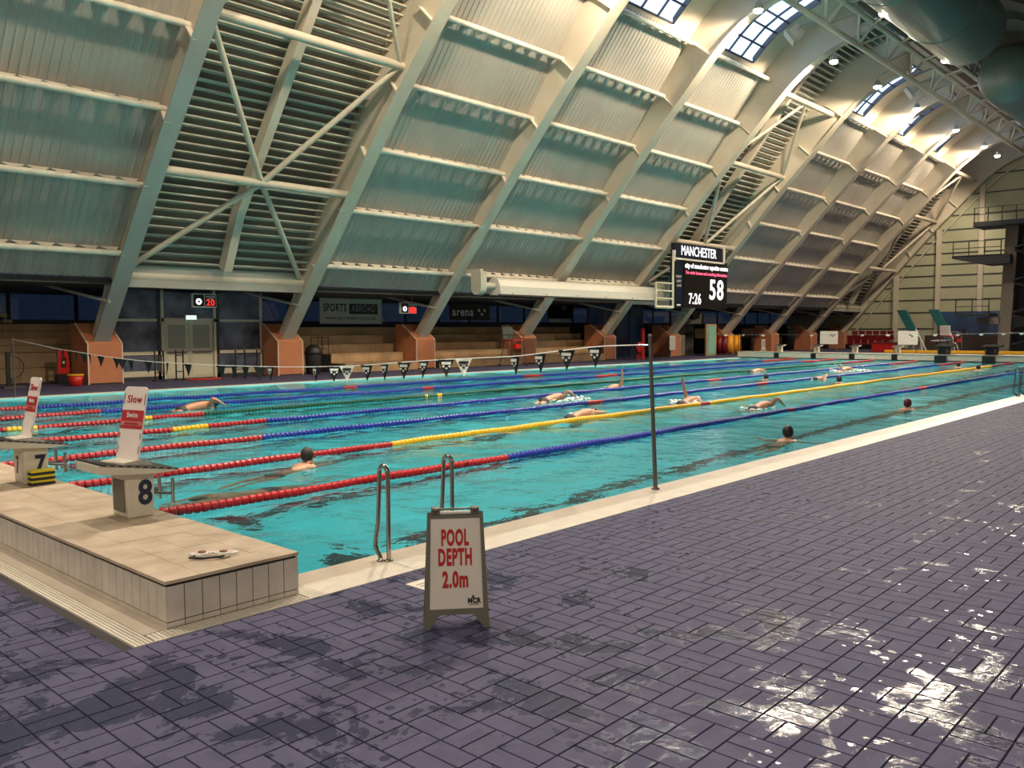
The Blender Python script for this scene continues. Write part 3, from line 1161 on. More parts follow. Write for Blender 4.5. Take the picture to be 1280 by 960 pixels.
HS = [0.42, 0.85, 1.28, 1.7, 2.12]
bleacher('bench_tiers', 'timber bench tiers at the left edge behind the red rescue board', 0.0, 10.4, [29.6, 30.5, 31.3], [1.15, 1.7, 2.25])
bleacher('bench_tiers', 'low front bench rows below the sports abroad banner', 20.5, 24.9, [26.5, 27.6], HS[:2])
bleacher('bench_tiers', 'low front bench rows behind the lifeguard chair', 26.4, 32.8, [26.5, 27.6], HS[:2])
bleacher('bench_tiers', 'low front bench rows below the white roll, left of the dark doorway', 34.3, 40.7, [26.5, 27.6], HS[:2])
t = bleacher('bench_tiers', 'long upper bench rows in the shade under the banners', 18.7, 41.9, [28.5, 29.4, 30.3], HS[2:])
bleacher('bench_tiers', 'short timber bench tiers between the reel and the far blocks', 58.1, 64.4, [29.3, 30.2], [1.2, 2.0])
bleacher('bench_tiers', 'timber bench tiers behind the white far board', 66.1, 72.2, [29.3, 30.2], [1.2, 2.0])
# glazed doors bay (between rib 1 and rib 2)
Y0 = 28.0
gx0, gx1 = 10.55, 17.05
t = struct('wall_glazed', None, (0, 0, 0))
def gbox(nm, m_, x0, x1, z0, z1, d=0.05, y=Y0):
    return MB().box(x0, x1, y - d, y + d, z0, z1).build(nm, m_, t)
for z0, z1, m_ in ((0.0, 0.14, 'frame'), (0.14, 0.36, 'creamframe'), (1.0, 1.14, 'creamframe'), (2.34, 2.44, 'creamframe'), (3.55, 3.7, 'frame')):
    gbox('transom', MT[m_], gx0, 12.55, z0, z1)
    gbox('transom', MT[m_], 14.9, gx1, z0, z1)
gbox('transom', MT['creamframe'], 12.55, 14.9, 2.34, 2.48)
for x, m_ in ((gx0, 'frame'), (12.42, 'frame'), (12.58, 'creamframe'), (14.85, 'creamframe'), (14.98, 'frame'), (gx1, 'creamframe')):
    gbox('mullion', MT[m_], x - 0.06, x + 0.06, 0, 3.7)
for x0, x1 in ((gx0, 12.42), (14.98, gx1)):
    for z0, z1 in ((0.36, 1.0), (1.14, 2.34), (2.44, 3.55)):
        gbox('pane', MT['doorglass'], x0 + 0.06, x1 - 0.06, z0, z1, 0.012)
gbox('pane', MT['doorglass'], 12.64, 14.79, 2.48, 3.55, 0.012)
gbox('upper_wall', MT['concrete'], gx0, gx1, 3.7, 4.4, 0.1, Y0 + 0.1)
# curved rail ceiling seen behind the glass
d_ = struct('door_1', None, (13.7, Y0, 0))
for s in (-1, 1):
    x0, x1 = (-1.05, -0.01) if s < 0 else (0.01, 1.05)
    lf = MB().box(x0, x1, -0.03, 0.03, 0.02, 2.34).build('door_leaf', MT['creamdoor'], d_)
    MB().box(x0 + 0.16, x1 - 0.16, -0.045, -0.03, 1.25, 2.2).build('door_pane', mat('pale_reflecting_pane', (0.36, 0.36, 0.30), 0.15), lf)
    MB().box(x0 + 0.10, x1 - 0.10, -0.042, -0.03, 0.12, 0.95).build('kick_panel', mat('cream_panel', (0.66, 0.63, 0.49), 0.5), lf)
    MB().tube([(x0 + 0.08, -0.10, 1.1), (x1 - 0.08, -0.10, 1.1)], 0.028, 8).build('panic_bar', MT['polegrey'], lf)
    MB().box(x0 + 0.08, x1 - 0.08, -0.05, -0.03, 1.06, 1.2).build('bar_plate', MT['paper'], lf)
t = thing('exit_sign', 'small glowing exit light box above the cream double doors', 'sign', (13.75, Y0 - 0.1, 2.45))
MB().box(-0.24, 0.24, -0.06, 0.04, -0.1, 0.16).build('housing', MT['white'], t)
MB().box(-0.22, 0.22, -0.075, -0.06, -0.08, 0.14).build('face', MT['exitglow'], t)
MB().box(-0.22, 0.22, -0.078, -0.074, -0.08, -0.03).build('green_band', mat('exit_green', (0.01, 0.25, 0.10), 0.4), t)

# crowd-control rails in front of the doors
def rail(x, w, label, rz=0, y=26.95, h=1.15):
    t_ = thing('barrier_rail', label, 'barrier', (x, y, 0), rz, 'dark barrier rails by the doors')
    for xx in (0, w):
        MB().tube([(xx, 0, 0.02), (xx, 0, h)], 0.03, 8).build('post', MT['black'], t_)
        MB().lathe([(0.13, 0), (0.13, 0.02), (0.04, 0.035)], (xx, 0, 0), 14).build('foot', MT['black'], t_)
        MB().ball((xx, 0, h + 0.02), 0.045).build('cap', MT['polegrey'], t_)
    MB().tube([(0, 0, h * 0.86), (w, 0, h * 0.86)], 0.02, 8).build('bar', MT['black'], t_)
    MB().tube([(0, 0, h * 0.3), (w, 0, h * 0.3)], 0.02, 8).build('bar', MT['black'], t_)
    return t_


rail(11.75, 0.35, 'dark barrier rail left of the cream doors')
rail(12.6, 0.3, 'dark barrier rail at the hinge side of the cream doors')
rail(15.2, 0.42, 'dark barrier rail right of the cream doors, nearer the doors')
rail(16.2, 0.3, 'dark barrier rail right of the cream doors, nearer the plinth')
t = thing('floor_mat', 'flat red mat lying before the cream doors', 'mat', (13.6, 26.6, 0.0))
MB().prism([(0.75 * math.cos(a * PI / 8), 0.35 * math.sin(a * PI / 8)) for a in range(16)], 'z', 0.0, 0.05).build('pad', MT['redplastic'], t, bevel=0.01)
MB().prism([(0.5 * math.cos(a * PI / 8), 0.22 * math.sin(a * PI / 8)) for a in range(16)], 'z', 0.05, 0.06).build('ridge', MT['darkred'], t)

# hanging digital signs
def hang_sign(x, label, w=1.0, h=0.53, z=2.88):
    t_ = thing('digital_sign', label, 'sign', (x, 26.0, z), 0, 'hanging digital signs')
    MB().box(0, w, 0, 0.14, 0, h).build('case', MT['white'], t_, bevel=0.01)
    MB().box(0.03, w * 0.47, -0.012, 0.0, 0.03, h - 0.03).build('clock_face', MT['black'], t_)
    MB().box(w * 0.51, w - 0.03, -0.012, 0.0, 0.03, h - 0.03).build('display', MT['black'], t_)
    MB().lathe([(0.12, -0.02), (0.12, -0.012), (0.05, -0.012), (0.05, -0.02)], (w * 0.25, 0, h * 0.42), 20, 'y').build('dial', MT['ledwhite'], t_)
    text('digits', '20', MT['ledred'], t_, (w * 0.74, -0.014, h * 0.34), (1, 0, 0), (0, 0, 1), 0.34, 1.0, 0.006)
    MB().lathe([(0.05, -0.03), (0.05, -0.018)], (w * 0.25, 0, h * 0.42), 12, 'y').build('dial_hub', MT['black'], t_)
    text('caption', 'WATER', MT['whiteink'], t_, (w * 0.75, -0.014, h * 0.78), (1, 0, 0), (0, 0, 1), 0.11, 1.0, 0.002)
    text('caption', 'TEMP', MT['whiteink'], t_, (w * 0.75, -0.014, h * 0.62), (1, 0, 0), (0, 0, 1), 0.08, 1.0, 0.002)
    for xx in (0.17, w * 0.78):
        MB().tube([(xx, 0.07, h), (xx, 0.07, 3.72 - z)], 0.022, 8).build('hanger', MT['polegrey'], t_)
    return t_


hang_sign(12.88, 'black hanging clock sign with red digits above the cream doors')
t = hang_sign(23.43, 'black hanging clock sign with red square above the timber benches', z=2.76)
MB().box(0.52, 0.96, -0.02, -0.016, 0.02, 0.30).build('red_light', MT['ledred'], t)

# banners on the far wall
t = thing('banner', 'grey sports abroad banner hanging above the timber benches', 'banner', (22.3, 31.0, 2.34))
MB().box(0, 4.02, 0, 0.03, 0, 1.30).build('cloth', MT['bannergrey'], t)
MB().box(0, 4.02, -0.01, 0.04, -0.04, 0.03).build('hem', MT['paper'], t)
MB().box(1.84, 3.72, -0.012, 0.0, 0.48, 1.02).build('black_block', MT['ink'], t)
text('lettering', 'SPORTS', MT['ink'], t, (0.93, -0.006, 0.78), (1, 0, 0), (0, 0, 1), 0.56, 0.70, 0.012)
text('lettering', 'ABROAD', MT['greyink'], t, (2.78, -0.018, 0.76), (1, 0, 0), (0, 0, 1), 0.54, 0.68, 0.008)
text('web_line', 'www.sportsabroad.co.uk', MT['ink'], t, (1.95, -0.006, 0.27), (1, 0, 0), (0, 0, 1), 0.27, 1.2)


def chevrons(parent, mt_, cx, cz, s, y):
    """three white lozenges of a swimwear mark"""
    for dx, dz in ((-1.0, 0.5), (0.0, -0.5), (1.0, 0.5)):
        b_ = MB()
        c = (cx + dx * s, y, cz + dz * s)
        b_.add([(c[0] - 0.52 * s, y, c[2] + 0.08 * s), (c[0] + 0.02 * s, y, c[2] - 0.5 * s), (c[0] + 0.52 * s, y, c[2] - 0.08 * s), (c[0] - 0.02 * s, y, c[2] + 0.5 * s)], [(0, 1, 2, 3)])
        b_.build('mark', mt_, parent)


t = thing('banner', 'black arena banner with white lettering left of the hanging white roll', 'banner', (31.4, 31.0, 2.55))
MB().box(0, 3.4, 0, 0.03, 0, 0.9).build('cloth', MT['ink'], t)
text('lettering', 'arena', MT['whiteink'], t, (1.1, -0.006, 0.47), (1, 0, 0), (0, 0, 1), 0.72, 1.0, 0.012)
chevrons(t, MT['whiteink'], 2.72, 0.47, 0.24, -0.006)
t = thing('banner', 'dark banner half hidden below the hanging white roll', 'banner', (40.4, 31.0, 2.7))
MB().box(0, 2.6, 0, 0.03, 0, 0.95).build('cloth', MT['ink'], t)
MB().box(0.1, 2.5, -0.006, 0.0, -0.25, -0.02).build('pale_strip', MT['bannergrey'], t)
text('lettering', 'TN', MT['whiteink'], t, (1.7, -0.006, 0.7), (1, 0, 0), (0, 0, 1), 0.4)

# litter bin, rack, rescue board, bucket
t = thing('litter_bin', 'black swing-top litter bin at the second plinth', 'bin', (18.98, 26.85, 0))
MB().lathe([(0.30, 0), (0.33, 0.02), (0.36, 0.85), (0.36, 0.9)], n=20).build('body', MT['rubber'], t)
MB().lathe([(0.37, 0.88), (0.38, 0.95), (0.30, 1.2), (0.12, 1.3), (0.02, 1.31)], n=20).build('lid', MT['black'], t)
t = thing('wire_rack', 'tall black wire rack between litter bin and benches', 'rack', (19.75, 27.6, 0))
for x in (0, 0.6):
    for y in (0, 0.5):
        MB().tube([(x, y, 0), (x, y, 1.65)], 0.018, 6).build('post', MT['black'], t)
for z in (0.15, 0.6, 1.1, 1.62):
    b = MB()
    for q in range(7):
        b.tube([(q * 0.1, 0, z), (q * 0.1, 0.5, z)], 0.008, 4)
    b.tube([(0, 0, z), (0.6, 0, z)], 0.012, 4)
    b.tube([(0, 0.5, z), (0.6, 0.5, z)], 0.012, 4)
    b.build('wire_shelf', MT['black'], t)
t = thing('rescue_board', 'red rescue board with cut-outs leaning beside the first plinth', 'rescue board', (8.75, 27.9, 0.0))
b = MB()
b.box(-0.2, 0.2, 0, 0.1, 0.38, 0.62)
b.box(-0.2, 0.2, 0, 0.1, 1.0, 1.28)
b.box(-0.2, -0.09, 0, 0.1, 0.62, 1.0)
b.box(0.09, 0.2, 0, 0.1, 0.62, 1.0)
b.build('board', MT['redplastic'], t)
MB().box(-0.22, 0.22, 0.02, 0.3, 0, 0.38).build('stand', MT['black'], t)
MB().lathe([(0.05, -0.02), (0.05, 0.0)], (0, 0.02, 0.8), 12, 'y').build('badge', MT['whiteink'], t)
t = thing('bucket', 'red and yellow bucket standing by the first plinth', 'bucket', (8.62, 26.5, 0))
MB().lathe([(0.17, 0), (0.19, 0.01), (0.26, 0.36), (0.24, 0.36)], n=20).build('body', MT['redplastic'], t)
MB().lathe([(0.27, 0.36), (0.28, 0.39), (0.27, 0.42), (0.22, 0.42)], n=20).build('rim', MT['yellow'], t)
MB().tube([(0.26, 0, 0.38), (0.2, 0.05, 0.2), (-0.2, 0.05, 0.2), (-0.26, 0, 0.38)], 0.008, 5).build('handle', MT['cable'], t)
# hose stand at the very left
t = thing('hose_stand', 'dark post with coiled hose at the left edge', 'hose', (6.6, 27.0, 0))
MB().box(-0.06, 0.06, -0.06, 0.06, 0, 1.25).build('post', MT['black'], t)
MB().tube([(0.05, -0.1, 1.1)] + [(0.05 + 0.42 * math.sin(a), -0.1, 0.72 + 0.4 * math.cos(a)) for a in np.linspace(0, PI, 12)] + [(0.1, -0.1, 0.2)], 0.02, 6).build('hose', MT['rubber'], t)
MB().box(-0.2, 0.5, -0.2, 0.2, 0, 0.06).build('foot', MT['polegrey'], t)

t = thing('staircase', 'ochre stair treads climbing in the dark bay at the left edge', 'stairs', (8.0, 31.9, 2.3))
for q in range(6):
    MB().box(0.0 - q * 0.19, 0.34 - q * 0.19, 0, 0.5, q * 0.24, q * 0.24 + 0.13).build('tread', MT['timber'], t)
b = MB()
b.obox((-0.33, 0.55, 0.65), (0.62, 0, -0.78), (0, 0.03, 0), (0.10, 0, 0.08))
b.build('stringer', MT['soffit'], t)

# lifeguard chairs
def guard_chair(x, y, label, s=1.0, rz=0.0):
    t_ = thing('lifeguard_chair', label, 'chair', (x, y, 0), rz, 'high lifeguard chairs')
    for sx in (-1, 1):
        for sy in (-1, 1):
            MB().tube([(0.55 * sx * s, 0.5 * sy * s, 0.07), (0.36 * sx * s, 0.32 * sy * s, 1.35)], 0.028, 8).build('leg', MT['polegrey'], t_)
            MB().lathe([(0.07, -0.03), (0.07, 0.03)], (0.55 * sx * s, 0.5 * sy * s, 0.07), 12, 'y').build('wheel', MT['rubber'], t_)
    for z, k in ((0.35, 0.5), (0.7, 0.45), (1.05, 0.4)):
        MB().tube([(-k, -0.45 * s, z), (k, -0.45 * s, z)], 0.02, 6).build('rung', MT['polegrey'], t_)
    MB().box(-0.42, 0.42, -0.4, 0.36, 1.35, 1.42).build('seat', MT['redplastic'], t_, bevel=0.02)
    b_ = MB()
    b_.obox((0, 0.40, 1.78), (0.40, 0, 0), (0, 0.03, 0), (0, 0.03, 0.34))
    b_.build('backrest', MT['blockwhite'], t_, bevel=0.02)
    for sx in (-1, 1):
        MB().tube([(0.42 * sx, -0.36, 1.42), (0.42 * sx, -0.36, 1.68), (0.42 * sx, 0.38, 1.68)], 0.022, 6).build('armrest', MT['polegrey'], t_)
    MB().box(-0.5, -0.1, -0.62, -0.4, 0.95, 1.2).build('float_box', MT['redplastic'], t_)
    MB().tube([(-0.78, -0.4, 0.02), (-0.70, -0.35, 1.6), (-0.42, -0.2, 1.68)], 0.02, 6).build('ladder_rail', MT['polegrey'], t_)
    return t_


guard_chair(30.6, 25.2, 'lifeguard chair with red seat before the fourth plinth')
# red rack near rib 5
t = thing('rescue_post', 'red rescue post with ring at the fifth plinth', 'rescue post', (44.2, 26.0, 0))
MB().box(-0.14, 0.14, -0.06, 0.06, 0, 2.0).build('post', MT['redplastic'], t)
MB().lathe([(0.22, -0.06), (0.36, -0.06), (0.36, 0.06), (0.22, 0.06)], (-0.45, -0.02, 0.75), 20, 'y').build('ring', MT['redplastic'], t)
MB().box(-0.7, -0.1, 0.0, 0.1, 0.0, 0.35).build('foot', MT['darkred'], t)
# dark doorway bay below the scoreboard
d2 = struct('door_2', None, (45.4, 29.0, 0))
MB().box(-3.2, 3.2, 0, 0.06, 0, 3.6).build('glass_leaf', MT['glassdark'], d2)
for x in (-3.2, -1.6, 0, 1.6, 3.2):
    MB().box(x - 0.06, x + 0.06, -0.05, 0.08, 0, 3.6).build('mullion', MT['frame'], d2)
# green board, timber case, white notice, reel
t = thing('notice', 'white notice on the plinth below the scoreboard', 'notice', (48.85, 26.60, 0.5))
MB().box(-0.37, 0.37, 0, 0.03, 0, 0.97).build('sheet', MT['whiteink'], t)
for q in range(5):
    MB().box(-0.28, 0.28, -0.006, 0.0, 0.15 + q * 0.16, 0.19 + q * 0.16).build('text_line', MT['greyink'], t)
t = thing('store_case', 'brown timber case right of the plinth with the notice', 'case', (50.6, 27.2, 0))
MB().box(-0.6, 0.9, 0, 0.8, 0.05, 1.5).build('body', MT['timber'], t)
MB().box(-0.55, 0.85, -0.02, 0, 0.1, 1.45).build('door', MT['concrete'], t)
t = thing('green_board', 'tall framed pale green board left of the yellow reel', 'board', (53.25, 26.0, 0))
MB().box(-0.72, 0.72, 0, 0.12, 0.0, 2.32).build('frame', MT['timber'], t)
MB().box(-0.48, 0.48, -0.03, 0.0, 0.12, 2.2).build('panel', MT['palegreen'], t)
t = thing('projector_box', 'cream box lamp on top of the dark cabinet beside the green board', 'box', (53.2, 27.6, 2.35))
MB().prism([(-0.9, 0), (0.9, 0), (0.9, 0.9), (0.2, 0.35), (-0.6, 0.25)], 'y', -0.3, 0.3).build('body', MT['blockwhite'], t)
MB().box(-0.5, 0.5, -0.32, 0.0, 0.4, 0.85).build('hood', MT['black'], t)
t = thing('tall_cabinet', 'dark tall cabinet behind the green board', 'cabinet', (52.6, 27.9, 0))
MB().box(-1.4, 1.3, 0, 0.8, 0.03, 2.35).build('body', MT['concrete'], t)
MB().box(-1.3, -0.05, -0.02, 0, 0.1, 2.25).build('door', MT['soffit'], t)
MB().box(0.05, 1.2, -0.02, 0, 0.1, 2.25).build('door', MT['soffit'], t)
t = thing('lane_rope_reel', 'yellow and maroon striped lane rope reel', 'reel', (55.1, 25.8, 0.78), 2.06)
for q, (x, m_) in enumerate(((-0.75, 'orange'), (-0.3, 'orange'), (0.1, 'maroon'), (0.5, 'maroon'), (0.9, 'orange'))):
    MB().lathe([(0.62, x - 0.2), (0.70, x - 0.14), (0.70, x + 0.14), (0.62, x + 0.2)], n=28, axis='x').build('wound_band', MT[m_], t)
for x in (-0.98, 1.12):
    MB().lathe([(0.78, x - 0.03), (0.78, x + 0.03)], n=28, axis='x').build('flange', MT['orange'], t)
    MB().tube([(x, -0.5, -0.76), (x, 0, 0), (x, 0.5, -0.76)], 0.05, 6).build('stand_leg', MT['redplastic'], t)
t = thing('small_sign', 'small white floor sign with red print beside the far blocks', 'sign', (62.3, 26.3, 0))
MB().box(-0.3, 0.3, 0, 0.03, 0.25, 1.1).build('panel', MT['whiteink'], t)
for q in range(3):
    MB().box(-0.2, 0.2, -0.008, 0, 0.5 + q * 0.18, 0.58 + q * 0.18).build('print', MT['signred'], t)
for x in (-0.28, 0.28):
    MB().box(x - 0.02, x + 0.02, -0.12, 0.15, 0, 0.27).build('foot', MT['white'], t)

# ================================================================ HANGING ROLL AND SCOREBOARD
t = thing('hanging_roll', 'long white rolled screen hanging below the roof ribs', 'roll', (26.3, 23.4, 4.1))
pts = [(0.40 * math.cos(a), 0.40 * math.sin(a) + 0.02) for a in np.linspace(-0.6, 2.4, 14)] + [(-0.42, 0.0), (-0.46, -0.42), (0.3, -0.44)]
MB().prism(pts, 'x', 0.9, 15.6).build('screen_cloth', MT['white'], t)
MB().box(0.9, 15.6, -0.47, -0.30, -0.47, -0.40).build('bottom_bar', MT['polegrey'], t)
MB().tube([(-0.2, 0, 0), (16.2, 0, 0)], 0.16, 14).build('shaft', MT['blockwhite'], t)
for x in (-0.35, 15.9):
    b = MB()
    b.prism([(0.34 * math.cos(a), 0.34 * math.sin(a) - 0.12) for a in np.linspace(PI, 2 * PI, 10)] + [(0.34, 0.66), (-0.34, 0.66)], 'x', x, x + 0.4)
    b.build('end_bracket', MT['blockwhite'], t)
    MB().box(x + 0.1, x + 0.3, -0.2, 1.0, 0.62, 0.78).build('arm', MT['steel'], t)
for k in range(6):
    MB().lathe([(0.03, -0.02), (0.03, 0.0)], (1.8 + k * 2.6, -0.46, -0.33), 8, 'y').build('rivet', MT['polegrey'], t)

SBX, SBY = 41.0, 21.65
t = thing('scoreboard', 'black electronic scoreboard reading 58 with manchester header', 'scoreboard', (SBX, SBY, 3.25))
MB().box(0.0, 1.05, 0, 0.3, 0, 2.78).build('side_panel', MT['navy'], t)
MB().box(1.05, 6.35, -0.05, 0.32, 0, 2.95).build('display', mat('display_black', (0.012, 0.010, 0.009), 0.3), t)
MB().box(0.0, 5.85, 0, 0.25, 2.98, 3.85).build('header', MT['navy'], t)
for (x0, x1, z0, z1) in ((-0.05, 5.95, 2.86, 2.97), (5.85, 6.02, 2.9, 3.95), (-0.1, 0.02, 2.75, 3.4)):
    MB().box(x0, x1, -0.06, 0.1, z0, z1).build('header_rail', MT['white'], t)
text('lettering', 'MANCHESTER', MT['ledwhite'], t, (2.85, -0.01, 3.42), (1, 0, 0), (0, 0, 1), 0.84, 0.80, 0.0, depth=0.004)
text('digits', '58', MT['ledwhite'], t, (4.95, -0.06, 1.12), (1, 0, 0), (0, 0, 1), 1.75, 1.0, 0.03, depth=0.004)
text('digits', '7:26', MT['ledwhite'], t, (2.3, -0.06, 0.53), (1, 0, 0), (0, 0, 1), 0.92, 0.85, 0.012, depth=0.004)
text('ticker', 'city of manchester aquatics centre', MT['ledwhite'], t, (3.75, -0.06, 2.55), (1, 0, 0), (0, 0, 1), 0.36, 0.92, 0.018, depth=0.004)
text('ticker', 'For swim lessons and coaching information', MT['ledpink'], t, (3.75, -0.06, 2.14), (1, 0, 0), (0, 0, 1), 0.26, 0.98, 0.012, depth=0.004)
for q, s in enumerate(('EVENT', 'HEAT', 'LANE')):
    text('caption', s, MT['whiteink'], t, (0.52, -0.005, 1.85 - q * 0.27), (1, 0, 0), (0, 0, 1), 0.22)
MB().box(0.28, 0.72, -0.006, 0.0, 0.11, 0.2).build('maker_mark', MT['whiteink'], t)
for x in (-0.16, -2.0):
    MB().tube([(x, 0, 0.0), (x, 0, 3.0 if x > -1 else 1.4)], 0.07, 8).build('ladder_post', MT['creamframe'], t)
for z in (0.0, 0.5, 0.95, 1.4):
    MB().tube([(-2.0, 0, z), (-0.16, 0, z)], 0.05 if z else 0.09, 8).build('ladder_rung', MT['creamframe'], t)
for x in (0.4, 5.6):
    MB().tube([(x, 0.3, 3.7), (x + 0.2, 0.9, 4.0)], 0.06, 8).build('bracket', MT['steel'], t)
    MB().tube([(x, 0.3, 0.4), (x, 2.2, 0.5)], 0.06, 8).build('bracket', MT['steel'], t)

# ================================================================ LANE ROPES
BEAD = 0.095
bprof = [(0.020, -0.0455), (0.036, -0.044), (0.053, -0.030), (0.057, 0.016), (0.044, 0.038), (0.020, 0.0455)]
bead = MB().lathe(bprof, n=10, axis='x', smooth=False)
bead_me = {c: bead.mesh('float', MT[c], fix=True) for c in ('red', 'blue', 'yellow', 'green')}
ROPES = {1: [(0, 'red'), (6.03, 'blue'), (15.9, 'red'), (16.2, 'blue'), (25.4, 'red'), (26.0, 'blue'), (45, 'red')],
         2: [(0, 'red'), (5.85, 'yellow'), (16.1, 'red'), (16.5, 'yellow'), (45, 'red')],
         3: [(0, 'red'), (4.82, 'blue'), (14.5, 'red'), (15.2, 'blue'), (24.3, 'red'), (25.1, 'blue'), (45, 'red')],
         4: [(0, 'red'), (4.38, 'yellow'), (5.17, 'red'), (6.46, 'blue'), (25.3, 'red'), (26.2, 'blue'), (45, 'red')],
         5: [(0, 'red'), (2.2, 'yellow'), (2.75, 'red'), (4.9, 'yellow'), (5.15, 'red'), (6.33, 'green'), (13.3, 'yellow'), (13.45, 'green'), (13.8, 'yellow'), (13.95, 'green'), (45, 'red')],
         6: [(0, 'red'), (5.0, 'blue'), (15.4, 'red'), (15.9, 'blue'), (25, 'red'), (26.5, 'blue'), (45, 'red')],
         7: [(0, 'red'), (4.31, 'blue'), (14.1, 'red'), (14.6, 'blue'), (23.3, 'red'), (24.4, 'blue'), (45, 'red')]}
rname = {1: 'nearest lane rope, red then blue, starting below block 8', 2: 'lane rope that turns from red to yellow', 3: 'red then blue lane rope just beyond the yellow one', 4: 'red and blue lane rope with one yellow stretch', 5: 'red then dark green lane rope', 6: 'red then blue lane rope beyond the green one', 7: 'farthest lane rope, mostly blue'}
for r_, seg in ROPES.items():
    y = 0.5 + 2.5 * r_
    t = thing('lane_rope', rname[r_], 'lane rope', (0.0, y, 0.005), 0, 'floating lane ropes')
    MB().tube([(0.0, 0, 0), (50, 0, 0)], 0.012, 6).build('cable', MT['cable'], t)
    n_single = {1: 75, 2: 45}.get(r_, 0)
    runs = {}
    nb = int(49.7 / BEAD)
    for q in range(nb):
        x = 0.15 + q * BEAD
        c = [c_ for s_, c_ in seg if s_ <= x][-1]
        dz = 0.006 * math.sin(x * 1.7 + r_) + 0.004 * math.sin(x * 4.1)
        dy = 0.02 * math.sin(x * 0.35 + r_ * 2)
        if q < n_single:
            link('float', bead_me[c], t, (x, dy, dz))
        else:
            mb = runs.setdefault(c, MB())
            mb.add([(p[0] + x, p[1] + dy, p[2] + dz) for p in bead.v], bead.f)
    for c, mb in runs.items():
        tag(mb.build('float_run', MT[c], t, fix=False), kind='stuff')

# ================================================================ START BLOCKS
def start_block(y, x=-0.235, num='8', label='', dark=False, face=1, back_panel=True, group='numbered start blocks'):
    """pedestal, sloping footboard with grip, rear wedge, backstroke bars; face=+1 dives towards +x"""
    rz = 0 if face > 0 else PI
    t_ = thing('start_block', label, 'start block', (x, y, PZ if face > 0 else 0.42), rz, group)
    body, top, grip = (MT['blockwhite'], MT['blockwhite'], MT['black'])
    if dark:  # unlit far blocks: their shade is painted on as black
        body, top = MT['black'], MT['shadeblack']
    b_ = MB()
    b_.prism([(-0.115, 0), (0.115, 0), (0.125, 0.375), (-0.125, 0.40)], 'y', -0.16, 0.16)
    b_.build('pedestal', body, t_, bevel=0.012)
    MB().box(-0.128, -0.117, -0.11, 0.11, 0.05, 0.33).build('back_recess', MT['signframe'] if num != '7' else MT['blockwhite'], t_)
    # board: z at rear 0.505, at front 0.375
    L0, L1 = -0.38, 0.30
    z0, z1 = 0.500, 0.395
    b_ = MB()
    b_.prism([(L0, z0 - 0.075), (-0.15, z0 - 0.10), (0.12, z1 - 0.015), (L1, z1 - 0.008), (L1 + 0.005, z1), (L0, z0)], 'y', -0.25, 0.25)
    b_.build('footboard', top, t_, bevel=0.006)
    b_ = MB()
    b_.prism([(L0 + 0.01, z0 + 0.001), (L1 - 0.005, z1 + 0.001), (L1 - 0.005, z1 + 0.014), (L0 + 0.01, z0 + 0.014)], 'y', -0.255, 0.255)
    b_.build('grip_mat', MT['shadeblack'] if dark else grip, t_)
    if not dark:
        for q in range(9):
            xx = L0 + 0.05 + q * 0.07
            zz_ = z0 + (z1 - z0) * (xx - L0) / (L1 - L0)
            MB().box(xx, xx + 0.035, -0.2575, -0.2545, zz_ + 0.001, zz_ + 0.009).build('edge_mark', MT['greyink'], t_)
    for s in (-1, 1):
        MB().tube([(0.10, 0.13 * s, 0.20), (0.27, 0.13 * s, 0.17), (0.29, 0.13 * s, 0.17)], 0.012, 8).build('bar_arm', MT['polegrey'], t_)
        MB().tube([(0.30, 0.13 * s, 0.08), (0.30, 0.13 * s, 0.30)], 0.017, 8).build('hand_grip', MT['chrome'], t_)
    if num:
        text('number', num, MT['inknavy'], t_, (0.035, -0.1675, 0.205), (1, 0, 0), (0, 0, 1), 0.30 if num == '8' else 0.25, 0.85, 0.008, depth=0.002)
        if num == '7':
            text('number', '7', MT['inknavy'], t_, (-0.130, 0.02, 0.19), (0, -1, 0), (0, 0, 1), 0.26, 0.6, 0.004, depth=0.002)
    return t_


start_block(1.76, num='8', label='white start block marked 8 at the near end of the platform')
start_block(4.26, num='7', label='white start block marked 7 with striped floats beside it')

